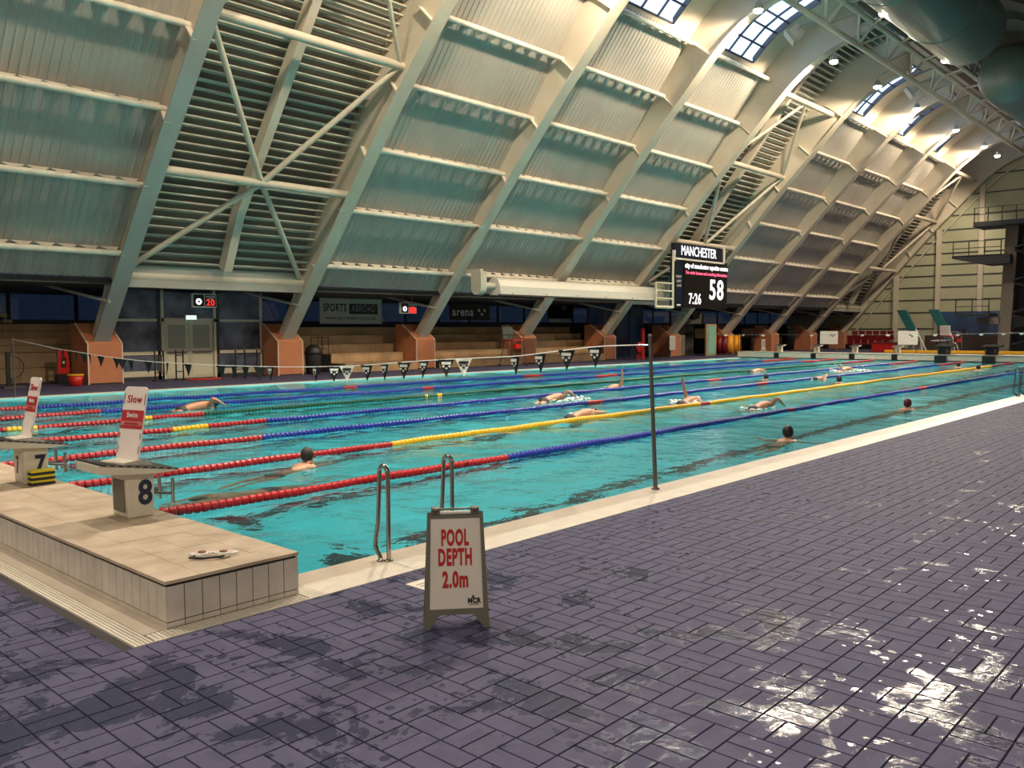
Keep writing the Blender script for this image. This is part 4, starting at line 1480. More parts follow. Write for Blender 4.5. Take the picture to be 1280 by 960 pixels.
def lane_sign(y, label, line2, wscale=1.0, turn=0.28):
    """tall rounded board standing square on the sloping footboard, facing back from the pool"""
    t_ = thing('lane_sign', label, 'sign', (-0.30, y, PZ + 0.488), turn, 'slow lane signs on the blocks')
    lean = 0.20
    b_ = MB()
    w, h, r0 = 0.14 * wscale, 0.66, 0.04
    pts = []
    for cx_, cz_, a0 in ((w - r0, r0, -PI / 2), (w - r0, h - r0, 0), (-w + r0, h - r0, PI / 2), (-w + r0, r0, PI)):
        for q in range(5):
            a = a0 + PI / 2 * q / 4
            pts.append((cx_ + r0 * math.cos(a), cz_ + r0 * math.sin(a)))
    upv = Vector((math.sin(lean), 0, math.cos(lean)))
    nv = Vector((-math.cos(lean), 0, math.sin(lean)))
    def P(u, v, d):
        return Vector((0, -u, 0)) + upv * v + nv * d
    n_ = len(pts)
    vs = [P(u, v, -0.012) for u, v in pts] + [P(u, v, 0.0) for u, v in pts]
    fs = [tuple(range(n_)), tuple(range(2 * n_ - 1, n_ - 1, -1))] + [(i, (i + 1) % n_, n_ + (i + 1) % n_, n_ + i) for i in range(n_)]
    b_.add(vs, fs)
    b_.build('board', MT['signwhite'], t_)
    bd = MB().add([P(-w + 0.004, 0.285, 0.003), P(w - 0.004, 0.285, 0.003), P(w - 0.004, 0.45, 0.003), P(-w + 0.004, 0.45, 0.003)], [(0, 1, 2, 3)])
    bd.build('red_band', MT['bandred'], t_, fix=False)
    bd = MB().add([P(-w + 0.012, 0.315, 0.0045), P(w - 0.012, 0.315, 0.0045), P(w - 0.012, 0.35, 0.0045), P(-w + 0.012, 0.35, 0.0045)], [(0, 1, 2, 3)])
    bd.build('pale_line', mat('pale_red', (0.60, 0.20, 0.20), 0.5), t_, fix=False)
    o_ = P(0, 0.545, 0.003)
    text('word', 'Slow', MT['signred'], t_, o_, (0, -1, 0), upv, 0.095, 0.9, 0.001)
    text('word', 'Swim', MT['whiteink'], t_, P(0, 0.405, 0.005), (0, -1, 0), upv, 0.065, 0.9, 0.001)
    text('word', line2, MT['bandred'], t_, P(0, 0.332, 0.006), (0, -1, 0), upv, 0.036, 0.9)
    # printed corner marks
    for sx, v0, v1 in ((-1, 0.07, 0.14), (1, 0.07, 0.14), (-1, 0.20, 0.25), (1, 0.20, 0.25), (-1, 0.50, 0.60), (1, 0.50, 0.60)):
        MB().add([P(sx * (w - 0.016), v0, 0.003), P(sx * (w - 0.009), v0, 0.003), P(sx * (w - 0.009), v1, 0.003), P(sx * (w - 0.016), v1, 0.003)], [(0, 1, 2, 3)]).build('corner_mark', MT['ink'], t_, fix=False)
    b_ = MB()
    b_.prism([(-0.15, -0.005), (-0.15, 0.012), (0.02, 0.02), (0.14, -0.03), (0.14, -0.045)], 'y', -0.15 * wscale, 0.15 * wscale)
    b_.build('base_plate', MT['blockwhite'], t_)
    return t_


lane_sign(1.72, 'tall white slow lane sign with red band on block 8', 'anticlockwise')
lane_sign(4.2, 'white slow lane sign with red band on block 7, seen more edge-on', 'clockwise', 1.0, 0.03)

# striped floats beside block 7
t = thing('striped_floats', 'yellow and black striped foam floats stacked beside block 7', 'foam floats', (-0.22, 4.0, PZ + 0.001))
for q in range(6):
    MB().box(-0.12, 0.12, -0.05, 0.07, q * 0.027, q * 0.027 + 0.025).build('layer', MT['rubber'] if q % 2 == 0 else mat('foam_yellow', (0.62, 0.52, 0.02), 0.6), t, bevel=0.008)

# swim goggles left on the platform
t = thing('swim_goggles', 'clear swim goggles with dark lenses lying on the platform corner', 'goggles', (-0.49, -0.13, PZ + 0.004), -0.7)
for s, x in ((0, -0.075), (1, 0.055)):
    MB().lathe([(0.038, 0.0), (0.042, 0.012), (0.034, 0.028), (0.026, 0.030), (0.024, 0.02)], (x, 0, 0), 16).build('eye_cup', MT['white'], t)
    MB().lathe([(0.027, 0.027), (0.027, 0.032), (0.012, 0.036)], (x, 0, 0), 16).build('lens', MT['maroon'], t)
MB().tube([(-0.03, 0, 0.018), (-0.01, 0.012, 0.024), (0.015, 0, 0.018)], 0.006, 6).build('nose_bridge', MT['white'], t)
MB().tube([(-0.11, 0, 0.012), (-0.16, 0.03, 0.01), (-0.12, 0.075, 0.008), (-0.02, 0.06, 0.012), (0.07, 0.08, 0.01), (0.13, 0.05, 0.012), (0.095, 0, 0.014)], 0.008, 6).build('strap', MT['white'], t)
MB().tube([(-0.11, -0.01, 0.012), (-0.14, -0.05, 0.01), (-0.05, -0.06, 0.008), (0.05, -0.05, 0.012), (0.09, -0.01, 0.014)], 0.006, 6).build('strap', MT['rubber'], t)

t.scale = (1.15, 1.15, 1.3)

# ================================================================ POOL DEPTH SIGN
ang = math.atan2(-0.27, 0.32)
t = thing('pool_depth_sign', 'grey framed folding floor sign reading pool depth 2.0m', 'sign', (0.265, -1.845, 0.0), ang)
# local x = right as seen by the viewer, local -y = towards the viewer
HB, HT, W0, W1, LEAN = 0.0, 0.745, 0.213, 0.182, 0.085
def S(u, v, d=0.0):
    """point on the front leaf: u sideways, v up along it, d out of the face"""
    return Vector((u, 0.0 + v * LEAN / HT - d, v))
def leaf(sgn, nm):
    l_ = MB()
    def q(u, v, d):
        p = S(u, v, d)
        return p if sgn > 0 else Vector((p.x, 2 * LEAN + 0.03 - p.y, p.z))
    def quad(poly, d0, d1, mb):
        n_ = len(poly)
        vs = [q(u, v, d0) for u, v in poly] + [q(u, v, d1) for u, v in poly]
        mb.add(vs, [tuple(range(n_)), tuple(range(2 * n_ - 1, n_ - 1, -1))] + [(i, (i + 1) % n_, n_ + (i + 1) % n_, n_ + i) for i in range(n_)])
    def wid(v):
        return W0 + (W1 - W0) * v / HT
    # frame: left and right stiles, top rail, bottom rail with arch, feet
    for s in (-1, 1):
        quad([(s * wid(0), 0), (s * (wid(0) - 0.045), 0), (s * (wid(0.13) - 0.033), 0.13), (s * (wid(HT) - 0.022), HT), (s * wid(HT), HT)], 0.0, -0.028, l_)
    quad([(-wid(HT), HT), (wid(HT), HT), (wid(HT - 0.035), HT - 0.035), (-wid(HT - 0.035), HT - 0.035)], 0.001, -0.028, l_)
    quad([(-wid(0.125), 0.125), (wid(0.125), 0.125), (wid(0.10), 0.10), (wid(0.0) - 0.03, 0.02), (wid(0.0) - 0.05, 0.02), (0.11, 0.088), (-0.11, 0.088), (-wid(0.0) + 0.05, 0.02), (-wid(0.0) + 0.03, 0.02), (-wid(0.10), 0.10)], 0.001, -0.028, l_)
    lo = l_.build(nm, MT['signframe'], t)
    pn = MB()
    quad([(-wid(0.125) + 0.030, 0.125), (wid(0.125) - 0.030, 0.125), (wid(HT) - 0.020, HT - 0.035), (-wid(HT) + 0.020, HT - 0.035)], -0.006, -0.012, pn)
    return lo, pn.build('panel', MT['paper'], lo)
fl, pn = leaf(1, 'front_leaf')
leaf(-1, 'rear_leaf')
upv = (S(0, 1) - S(0, 0)).normalized()
for wd, v, sz, sx in (('POOL', 0.578, 0.142, 0.45), ('DEPTH', 0.452, 0.148, 0.455), ('2.0m', 0.308, 0.142, 0.55)):
    text('lettering', wd, MT['signred'], pn, S(-0.005, v, -0.004), (1, 0, 0), upv, sz, sx, 0.0062, depth=0.001)
text('logo', 'MCR', MT['ink'], pn, S(0.115, 0.172, -0.004), (1, 0, 0), upv, 0.044, 0.85, 0.0025, depth=0.001)
text('logo', 'ACTIVE', MT['ink'], pn, S(0.115, 0.148, -0.004), (1, 0, 0), upv, 0.015, 1.2, 0.0, depth=0.001)
b = MB()
b.add([S(0.100, 0.188, -0.003), S(0.118, 0.188, -0.003), S(0.113, 0.208, -0.003), S(0.106, 0.212, -0.003)], [(0, 1, 2, 3)])
b.build('logo_spire', MT['ink'], pn, fix=False)
for s in (-1, 1):
    MB().box(s * 0.128 - 0.028, s * 0.128 + 0.028, LEAN - 0.012, LEAN + 0.045, HT - 0.01, HT + 0.035).build('hinge_block', MT['signframe'], t, bevel=0.006)
    MB().ball((s * 0.128, LEAN - 0.012, HT + 0.022), 0.017).build('hinge_knob', MT['polegrey'], t)
    MB().tube([(s * (W0 + 0.0), 0.045, 0.36), (s * (W0 + 0.0), 0.14, 0.36)], 0.006, 6).build('spreader', MT['polegrey'], t)
MB().tube([(-0.12, LEAN + 0.015, HT + 0.022), (0.12, LEAN + 0.015, HT + 0.022)], 0.007, 8).build('carry_bar', MT['polegrey'], t)
MB().box(-0.10, 0.10, LEAN - 0.01, LEAN + 0.03, HT - 0.006, HT + 0.006).build('top_edge', MT['paper'], t)

# white depth marker tile set in the deck behind it
t = thing('depth_marker_tile', 'white marker tile in the deck half hidden by the folding sign', 'floor tile', (0.80, -0.98, 0.001))
MB().box(-0.125, 0.125, -0.125, 0.125, -0.004, 0.003).build('tile_face', MT['grating'], t)
for q in range(3):
    MB().box(-0.09, 0.09, -0.07 + q * 0.05, -0.05 + q * 0.05, 0.003, 0.0045).build('print', MT['greyink'], t)

# ================================================================ LADDER RAILS
def hoop(x, y, label):
    t_ = thing('ladder_rail', label, 'handrail', (x, y, 0.004), 0, 'polished pool ladder rails')
    arc = [(0.0, 0.055 - 0.055 * math.cos(a), 0.74 + 0.06 * math.sin(a)) for a in np.linspace(0, PI, 10)]
    low = [(-0.01, 0.125, 0.30), (-0.02, 0.145, 0.17), (-0.03, 0.14, 0.11), (-0.04, 0.10, 0.07), (-0.05, 0.055, 0.04), (-0.055, 0.04, 0.0)]
    MB().tube([(0, 0, 0.0), (0, 0, 0.4)] + arc + low, 0.019, 12).build('rail', MT['chrome'], t_)
    for p in ((0, 0, 0), (-0.055, 0.04, 0)):
        MB().lathe([(0.036, 0.0), (0.036, 0.008), (0.022, 0.016)], p, 14).build('flange', MT['chrome'], t_)
    return t_


hoop(1.02, -0.24, 'polished ladder hoop standing clear left of the folding sign')
hoop(1.76, -0.24, 'polished ladder hoop behind the top of the folding sign')
hoop(24.0, -0.12, 'dark ladder hoop on the pool edge far down the deck')
hoop(24.8, -0.12, 'second dark ladder hoop beside it at the photo edge')

# ================================================================ FLAG LINE
t = thing('flag_pole', 'thin dark flag pole standing on the pool edge', 'pole', (5.24, -0.15, 0.004))
MB().tube([(0, 0, 0), (-0.05, 0.06, 1.84)], [0.027, 0.021], 10).build('pole', MT['polegrey'], t)
MB().lathe([(0.05, 0), (0.05, 0.012), (0.03, 0.03)], n=14).build('socket', MT['polegrey'], t)
MB().ball((-0.05, 0.06, 1.85), 0.028).build('cap', MT['polegrey'], t)
MB().tube([(-0.05, 0.06, 1.74), (-0.05, 0.20, 1.75)], 0.01, 6).build('rope_hook', MT['chrome'], t)
t = thing('flag_pole', 'flag pole on the far pool edge behind the block 7 sign', 'pole', (5.24, 22.1, 0.006))
MB().tube([(0, 0, 0), (0, -0.05, 1.80)], [0.026, 0.021], 10).build('pole', MT['polegrey'], t)
MB().lathe([(0.05, 0), (0.05, 0.012), (0.03, 0.03)], n=14).build('socket', MT['polegrey'], t)
rp = [(0.05, 1.75), (0.74, 1.72), (1.67, 1.62), (2.12, 1.575), (3.1, 1.525), (3.98, 1.475), (5.38, 1.375), (6.8, 1.31), (8.2, 1.275), (10.0, 1.255), (12.3, 1.255), (14.1, 1.285), (15.8, 1.345), (17.3, 1.425), (18.7, 1.495), (20.3, 1.61), (22.05, 1.73)]
rpts = smooth_poly(rp, 80)
t = thing('flag_rope', 'pale sagging flag rope across the pool', 'rope', (5.2, 0.05, 1.75))
MB().tube([(0, p.x - 0.05, p.y - 1.75) for p in rpts], 0.008, 6).build('rope', MT['whiteink'], t)


def rope_z(y):
    ys_ = [p.x for p in rpts]
    return float(np.interp(y, ys_, [p.y for p in rpts]))


fl_y = [18.66, 18.22, 17.74, 17.32, 16.86, 16.5, 15.8, 14.93, 14.6, 14.15, 13.25, 12.33, 11.4, 10.05, 9.56, 9.11, 8.6, 8.24, 6.82, 6.26, 5.9, 5.38, 4.93, 4.44, 3.98, 3.48, 3.11, 2.12, 1.67, 1.2, 0.74]
folded = {3.48: 1, 3.11: 2, 6.26: 1, 5.9: 2, 8.6: 1, 14.6: 1}
fcount = len(fl_y)
cnt_ = {}
b = MB()
for k, y in enumerate(fl_y):
    f_ = folded.get(y, 0)
    if k >= fcount - 4:
        lab = ['fourth', 'third', 'second', 'first'][k - (fcount - 4)] + ' black pennant from the near flag pole, with white marks'
        grp = 'pennants near the flag pole'
    elif f_ == 1:
        lab, grp = 'black pennant folded sideways on the sagging rope', 'sideways black pennants'
    elif f_ == 2:
        lab, grp = 'pennant flipped over to its white side on the rope', 'flipped white pennants'
    elif y > 14:
        lab, grp = 'small black pennant on the rope before the first plinth', 'pennants near the first plinth'
    elif y > 8:
        lab, grp = 'small black pennant on the rope before the glazed doors', 'pennants before the doors'
    else:
        lab, grp = 'black pennant with white marks before the timber benches', 'pennants before the benches'
    cnt_[grp] = cnt_.get(grp, 0) + 1
    if not lab.startswith(('first', 'second', 'third', 'fourth')):
        lab = ORD[cnt_[grp] - 1] + ' from the left, ' + lab
    z = rope_z(y)
    t = thing('pennant', lab, 'flag', (5.2, y, z), random.uniform(-0.35, 0.35) + (0.9 if f_ else 0), grp)
    w, h = 0.125, 0.26
    sw = random.uniform(-0.03, 0.03)
    bb = MB()
    rows = 5
    A, B = [], []
    for q in range(rows + 1):
        v = q / rows
        hw = max(0.004, w * (1 - v))
        bulge = 0.012 * math.sin(v * 3) + sw * v
        A.append((bulge, hw, -h * v))
        B.append((bulge + 0.004, -hw, -h * v))
    bb.strip(A, B)
    o = bb.build('cloth', MT['whiteink'] if f_ == 2 else MT['ink'], t, fix=False)
    md = o.modifiers.new('thick', 'SOLIDIFY')
    md.thickness = 0.003
    mk = MT['ink'] if f_ == 2 else MT['whiteink']
    if y < 8.5:
        MB().box(-0.010, -0.006, -0.07, 0.07, -0.075, -0.035).build('mark_bar', mk, t)
        for dy, dz in ((-0.045, -0.10), (0.0, -0.13), (0.045, -0.10)):
            MB().add([(-0.012 + sw * 0.4, dy - 0.022, dz), (-0.012 + sw * 0.4, dy, dz - 0.02), (-0.012 + sw * 0.4, dy + 0.022, dz), (-0.012 + sw * 0.4, dy, dz + 0.02)], [(0, 1, 2, 3)]).build('mark', mk, t, fix=False)

# ================================================================ FAR END
t = thing('end_bulkhead', 'low white bulkhead across the far end of the pool', 'bulkhead', (50.0, 0, 0))
MB().box(0.03, 1.15, -0.6, 22.2, 0.0, 0.40).build('body', MT['grating'], t)
MB().box(0.0, 1.2, -0.62, 22.22, 0.40, 0.42).build('deck_board', MT['coping'], t)
MB().box(-0.01, 0.03, -0.6, 22.2, 0.0, 0.06).build('base_joint', MT['joint'], t)
far_lab = ['dark start block on the far bulkhead nearest the right edge', 'dark start block on the far bulkhead beside the yellow rope', 'far start block below the right white board', 'far start block between the two white boards', 'far start block below the left white board', 'farthest start block on the bulkhead, by the small sign']
for k, y in enumerate((6.76, 9.26, 11.9, 14.45, 16.9, 19.4)):
    t = start_block(y, 50.55, '', far_lab[k], dark=(k < 2), face=-1, group='far start blocks')
    if k < 2:
        t.scale = (1.5, 1.9, 1.15)
    MB().box(0.42, 0.54, -0.17, 0.17, -0.42, -0.05).build('lane_plate', MT['black'], t)
for y, l in ((16.8, 'white display board with dark mark above the far blocks, left of the red chairs'), (11.85, 'white display board with dark mark above the far blocks, right of the red chairs')):
    t = thing('display_board', l, 'board', (52.2, y, 0), 0, 'white boards behind the far blocks')
    MB().box(0, 0.04, -0.58, 0.58, 0.93, 1.78).build('panel', MT['whiteink'], t)
    for s in (-0.5, 0.5):
        MB().tube([(0.06, s, 0), (0.06, s, 1.7)], 0.025, 6).build('leg', MT['polegrey'], t)
        MB().box(-0.25, 0.35, s - 0.03, s + 0.03, 0, 0.04).build('foot', MT['polegrey'], t)
    for dy, dz in ((-0.12, 0.04), (0, -0.04), (0.12, 0.04)):
        MB().box(-0.01, 0, -0.25 + dy - 0.05, -0.25 + dy + 0.05, 1.5 + dz - 0.04, 1.5 + dz + 0.04).build('mark', MT['ink'], t)

# second flag line
t = thing('flag_rope', 'thin rope with pale pennants across the far half of the pool', 'rope', (45, 22, 1.6))
MB().tube([(0, 0, 0), (0, -8, 0.0), (0, -15, 0.03), (0, -22.1, 0.2)], 0.006, 5).build('rope', MT['cable'], t)
n2 = 0
for y in (20.4, 19.2, 17.9, 14.9, 13.9, 12.0, 10.6, 9.2, 8.2, 7.1, 6.0, 5.0, 4.2):
    n2 += 1
    t = thing('pennant', f'{ORD[n2 - 1]} tiny pale pennant from the left on the far rope', 'flag', (45, y, float(np.interp(y, [-0.1, 7, 14, 22], [1.8, 1.63, 1.6, 1.6]))), random.uniform(-0.5, 0.5), 'pale pennants near the far end')
    MB().add([(0, -0.13, 0), (0, 0.13, 0), (0, 0.06, -0.10), (0, -0.06, -0.10)], [(0, 1, 2, 3)]).build('cloth', MT['whiteink'], t, fix=False)

# equipment on the end deck
t = thing('foam_rail', 'long yellow and purple foam rail on the far deck behind the blocks', 'foam rail', (55.0, -0.3, 0))
MB().box(0, 0.4, 0, 14.5, 0.0, 0.22).build('base_board', MT['coping'], t)
MB().box(0.02, 0.38, 0, 14.5, 0.22, 0.36).build('purple_layer', mat('purple_foam', (0.10, 0.02, 0.07), 0.6), t)
MB().box(0.0, 0.4, 0, 14.5, 0.36, 0.52).build('yellow_layer', MT['yellow'], t)
t = thing('red_rope_heap', 'heap of red lane floats lying behind the far blocks', 'floats', (53.6, 15.0, 0))
for q in range(26):
    MB().lathe([(0.05, -0.09), (0.11, -0.06), (0.11, 0.06), (0.05, 0.09)], (random.uniform(-0.2, 0.2), -2.0 + q * 0.19, 0.11 + 0.06 * random.random()), 10, 'y').build('float', MT['redplastic'], t)
rows = 0
for r_, (x, z) in enumerate(((78.0, 0.0), (79.2, 0.45))):
    t = thing('seat_step', ['lower', 'upper'][r_] + ' dark step carrying the red far chairs', 'step', (x, 21.6, 0), 0, 'dark seat steps')
    MB().box(-0.6, 0.6, 0, 4.3, 0, max(z, 0.03)).build('block', MT['concrete'], t)
    MB().box(-0.61, -0.6, 0, 4.3, 0, max(z, 0.03)).build('nosing', MT['soffit'], t)
    for q in range(6):
        y = 22.0 + q * 0.66
        s = thing('red_chair', f'{ORD[q]} dark red chair from the right in the {["lower", "upper"][r_]} far row', 'chair', (x, y, max(z, 0.03)), 0, 'dark red chairs by the end wall')
        MB().box(-0.28, 0.24, -0.27, 0.27, 0.42, 0.50).build('seat', MT['darkred'], s)
        b = MB()
        b.obox((0.26, 0, 0.86), (0.05, 0, 0.01), (0, 0.27, 0), (-0.08, 0, 0.40))
        b.build('backrest', MT['darkred'], s)
        for yy in (-0.22, 0.22):
            for xx in (-0.22, 0.2):
                MB().box(xx - 0.02, xx + 0.02, yy - 0.02, yy + 0.02, 0, 0.42).build('leg', MT['black'], s)
t = thing('red_crate', 'bright red crate on the floor below the red chairs', 'crate', (70.0, 19.3, 0))
MB().box(-0.5, 0.5, -0.9, 0.9, 0, 0.75).build('body', MT['redplastic'], t, bevel=0.03)
MB().box(-0.55, 0.55, -0.95, 0.95, 0.70, 0.80).build('rim', MT['darkred'], t)
guard_chair(62.0, 12.2, 'lifeguard chair with pale back beside the diving tower', rz=1.2)

# springboards
for y, l in ((16.6, 'teal sloping springboard stair farther from the tower'), (14.3, 'teal sloping springboard stair nearer the tower')):
    t = thing('springboard', l, 'springboard', (66.0, y, 0), 0, 'teal springboards')
    b = MB()
    b.prism([(0.45, 3.35), (-0.25, 3.35), (-1.35, 1.1), (-0.75, 1.1)], 'x', -0.15, 0.15)
    b.build('stringer', MT['teal'], t)
    MB().box(-3.4, 0.6, -1.3, -0.75, 1.0, 1.08).build('board', MT['steel_grey'], t)
    for xx in (-1.2, 0.4):
        MB().box(xx - 0.12, xx + 0.12, -1.2, -0.85, 0.0, 1.0).build('pedestal', MT['steel_grey'], t)
    MB().tube([(-0.2, -1.35, 1.0), (-0.2, -1.55, 0.05)], 0.04, 6).build('leg', MT['white'], t)
    MB().tube([(-0.2, -1.0, 1.9), (-0.2, -1.9, 0.05)], 0.05, 6).build('leg', MT['white'], t)

# diving tower
t = thing('diving_tower', 'brown concrete diving tower with three railed platforms', 'diving tower', (70.0, 10.4, 0))
b = MB()
b.prism([(0.45, 0), (-0.35, 0), (-0.75, 9.6), (0.1, 9.6)], 'x', -0.5, 0.5)
b.build('column', MT['concrete'], t)
b = MB()
b.prism([(-4.4, 0), (-5.2, 0), (-5.2, 9.6), (-4.4, 9.6)], 'x', -0.5, 0.5)
b.build('column', MT['concrete'], t)
def platform(nm, y0, y1, x0, x1, z, th):
    p = MB().box(x0, x1, y0, y1, z - th, z).build(nm, MT['soffit'], t)
    for yy in np.linspace(y0 + 0.05, y1 - 0.05, max(3, int((y1 - y0) / 0.8))):
        MB().tube([(x0 + 0.1, yy, z), (x0 + 0.1, yy, z + 1.05)], 0.035, 6).build('rail_post', MT['black'], p)
    for h in (0.55, 1.05):
        MB().tube([(x0 + 0.1, y0, z + h), (x0 + 0.1, y1, z + h)], 0.03, 6).build('rail_bar', MT['black'], p)
platform('platform_top', -5.5, 2.1, -1.5, 1.5, 9.95, 0.35)
p5 = MB()
p5.prism([(3.6, 7.45), (3.6, 7.3), (1.4, 6.75), (-0.4, 6.75), (-0.4, 7.45)], 'x', -1.2, 1.2)
p5.build('platform_soffit', MT['soffit'], t)
platform('platform_middle', 0.2, 3.6, -1.2, 1.2, 7.5, 0.1)
platform('platform_low', 0.9, 3.3, -1.2, 1.2, 3.05, 0.15)
MB().box(-0.5, 0.5, 0.3, 1.9, 2.25, 2.75).build('beam', MT['concrete'], t)
MB().box(0.6, 1.6, -4.6, -0.2, 0, 9.6).build('stair_core', MT['soffit'], t)
for q in range(7):
    b = MB()
    b.obox((-0.6, -2.2, 1.2 + q * 1.2), (0.4, 0, 0), (0, 1.6, 0.5 * (1 if q % 2 else -1)), (0, 0, 0.07))
    b.build('stair_flight', MT['black'], t)
# navy glazed store at the foot of the end wall
w = struct('window_store', None, (80.6, 15.8, 0))
MB().box(0, 0.3, -10.0, 2.4, 0, 3.42).build('dark_glass', MT['glassdark'], w)
for yy in (-8, -6, -4, -2.2, 0, 2.4):
    MB().box(-0.05, 0.0, yy - 0.05, yy + 0.05, 0, 3.45).build('mullion', MT['frame'], w)
MB().box(-0.06, 0.0, -10.0, 2.4, 1.2, 1.28).build('transom', MT['frame'], w)
t = thing('timber_fence', 'dark brown low timber fence before the navy windows', 'fence', (74.0, 6.0, 0))
for q in range(12):
    MB().box(-0.04, 0.04, q * 0.95, q * 0.95 + 0.92, 0.04, 1.35).build('board', mat('dark_timber', (0.06, 0.04, 0.028), 0.6) if q == 0 else bpy.data.materials['dark_timber'], t)
    MB().box(0.04, 0.12, q * 0.95, q * 0.95 + 0.08, 0, 1.4).build('post', bpy.data.materials['dark_timber'], t)

# ================================================================ SWIMMERS
def body_mesh(pose):
    """one continuous body grown from a jointed skeleton; local +x = swimming direction, z=0 water level"""
    J = {}
    E_ = []
    Rr = {}
    def j(n, p, r, link_to=None, r2=None):
        J[n] = p
        Rr[n] = (r, r2 or r)
        if link_to:
            E_.append((link_to, n))
    low = pose in ('free', 'arm', 'glide')
    hz = -0.02 if low else 0.13
    j('pelvis', (-0.58, 0, -0.16 if not low else -0.09), 0.135)
    j('spine', (-0.30, 0, -0.10 if not low else -0.03), 0.125, 'pelvis')
    j('chest', (-0.02, 0, -0.05 if not low else 0.0), 0.15, 'spine', 0.13)
    j('upper', (0.12, 0, 0.0 if not low else 0.02), 0.10, 'chest')
    if low:
        j('neck', (0.20, 0, 0.02), 0.058, 'upper')
        j('skull', (0.29, 0, 0.015), 0.082, 'neck')
        j('crown', (0.38, 0, 0.01), 0.078, 'skull')
    else:
        j('neck', (0.17, 0, 0.06), 0.058, 'upper')
        j('skull', (0.20, 0, hz), 0.082, 'neck')
        j('crown', (0.21, 0, hz + 0.09), 0.082, 'skull')
        j('nose', (0.31, 0, hz + 0.02), 0.018, 'skull')
    arms = {'breast': [((0.42, 0.10, -0.06), (0.62, 0.08, -0.09)), ((0.42, -0.10, -0.06), (0.62, -0.08, -0.09))],
            'tread': [((0.12, 0.42, -0.06), (0.30, 0.60, -0.05)), ((0.12, -0.42, -0.06), (0.30, -0.60, -0.05))],
            'free': [((0.06, 0.34, 0.20), (0.30, 0.36, 0.06)), ((0.42, -0.20, -0.12), (0.66, -0.16, -0.22))],
            'arm': [((0.10, 0.24, 0.26), (0.05, 0.26, 0.46)), ((0.0, -0.30, -0.2), (-0.2, -0.25, -0.35))],
            'glide': [((0.42, 0.14, 0.0), (0.66, 0.08, -0.02)), ((0.42, -0.14, 0.0), (0.66, -0.08, -0.02))]}[pose]
    for s, (el, wr) in zip((1, -1), arms):
        a = 'l' if s > 0 else 'r'
        sh = Vector((0.10, 0.18 * s, 0.0 if not low else 0.02))
        j(a + 'sh', tuple(sh), 0.066, 'upper')
        j(a + 'el', el, 0.054, a + 'sh')
        j(a + 'wr', wr, 0.038, a + 'el')
        d = (Vector(wr) - Vector(el)).normalized()
        side = d.cross(Vector((0, 0, 1)))
        if side.length < 0.1:
            side = Vector((0, 1, 0))
        side.normalize()
        palm = Vector(wr) + d * 0.075
        j(a + 'palm', tuple(palm), 0.034, a + 'wr', 0.020)
        for q, (off, ln) in enumerate(((-0.030, 0.070), (-0.010, 0.085), (0.010, 0.080), (0.030, 0.062))):
            b1 = palm + side * off + d * 0.025
            j(a + 'k%d' % q, tuple(b1), 0.010, a + 'palm')
            j(a + 'f%d' % q, tuple(b1 + d * ln + Vector((0, 0, -0.012))), 0.008, a + 'k%d' % q)
        tb = Vector(wr) + d * 0.03 + side * 0.04
        j(a + 'th', tuple(tb), 0.010, a + 'wr')
        j(a + 'tt', tuple(tb + d * 0.045 + side * 0.015), 0.008, a + 'th')
        j(a + 'hip', (-0.68, 0.09 * s, J['pelvis'][2] - 0.02), 0.088, 'pelvis')
        j(a + 'kn', (-1.05, 0.10 * s, -0.22), 0.058, a + 'hip')
        j(a + 'an', (-1.45, 0.10 * s, -0.20), 0.038, a + 'kn')
        j(a + 'toe', (-1.64, 0.10 * s, -0.24), 0.030, a + 'an')
    names = list(J)
    me_ = bpy.data.meshes.new('body')
    me_.from_pydata([J[n_] for n_ in names], [(names.index(a_), names.index(b_)) for a_, b_ in E_], [])
    o = bpy.data.objects.new('body_tmp', me_)
    COL.objects.link(o)
    md = o.modifiers.new('skin', 'SKIN')
    md.use_smooth_shade = True
    sv = me_.skin_vertices[0].data
    for i, n_ in enumerate(names):
        sv[i].radius = Rr[n_]
        sv[i].use_root = (n_ == 'pelvis')
    sb = o.modifiers.new('sub', 'SUBSURF')
    sb.levels = 1
    sb.render_levels = 1
    dg = bpy.context.evaluated_depsgraph_get()
    res = bpy.data.meshes.new_from_object(o.evaluated_get(dg))
    bpy.data.objects.remove(o)
    hd = Vector(J['skull']).lerp(Vector(J['crown']), 0.6)
    return res, hd, low


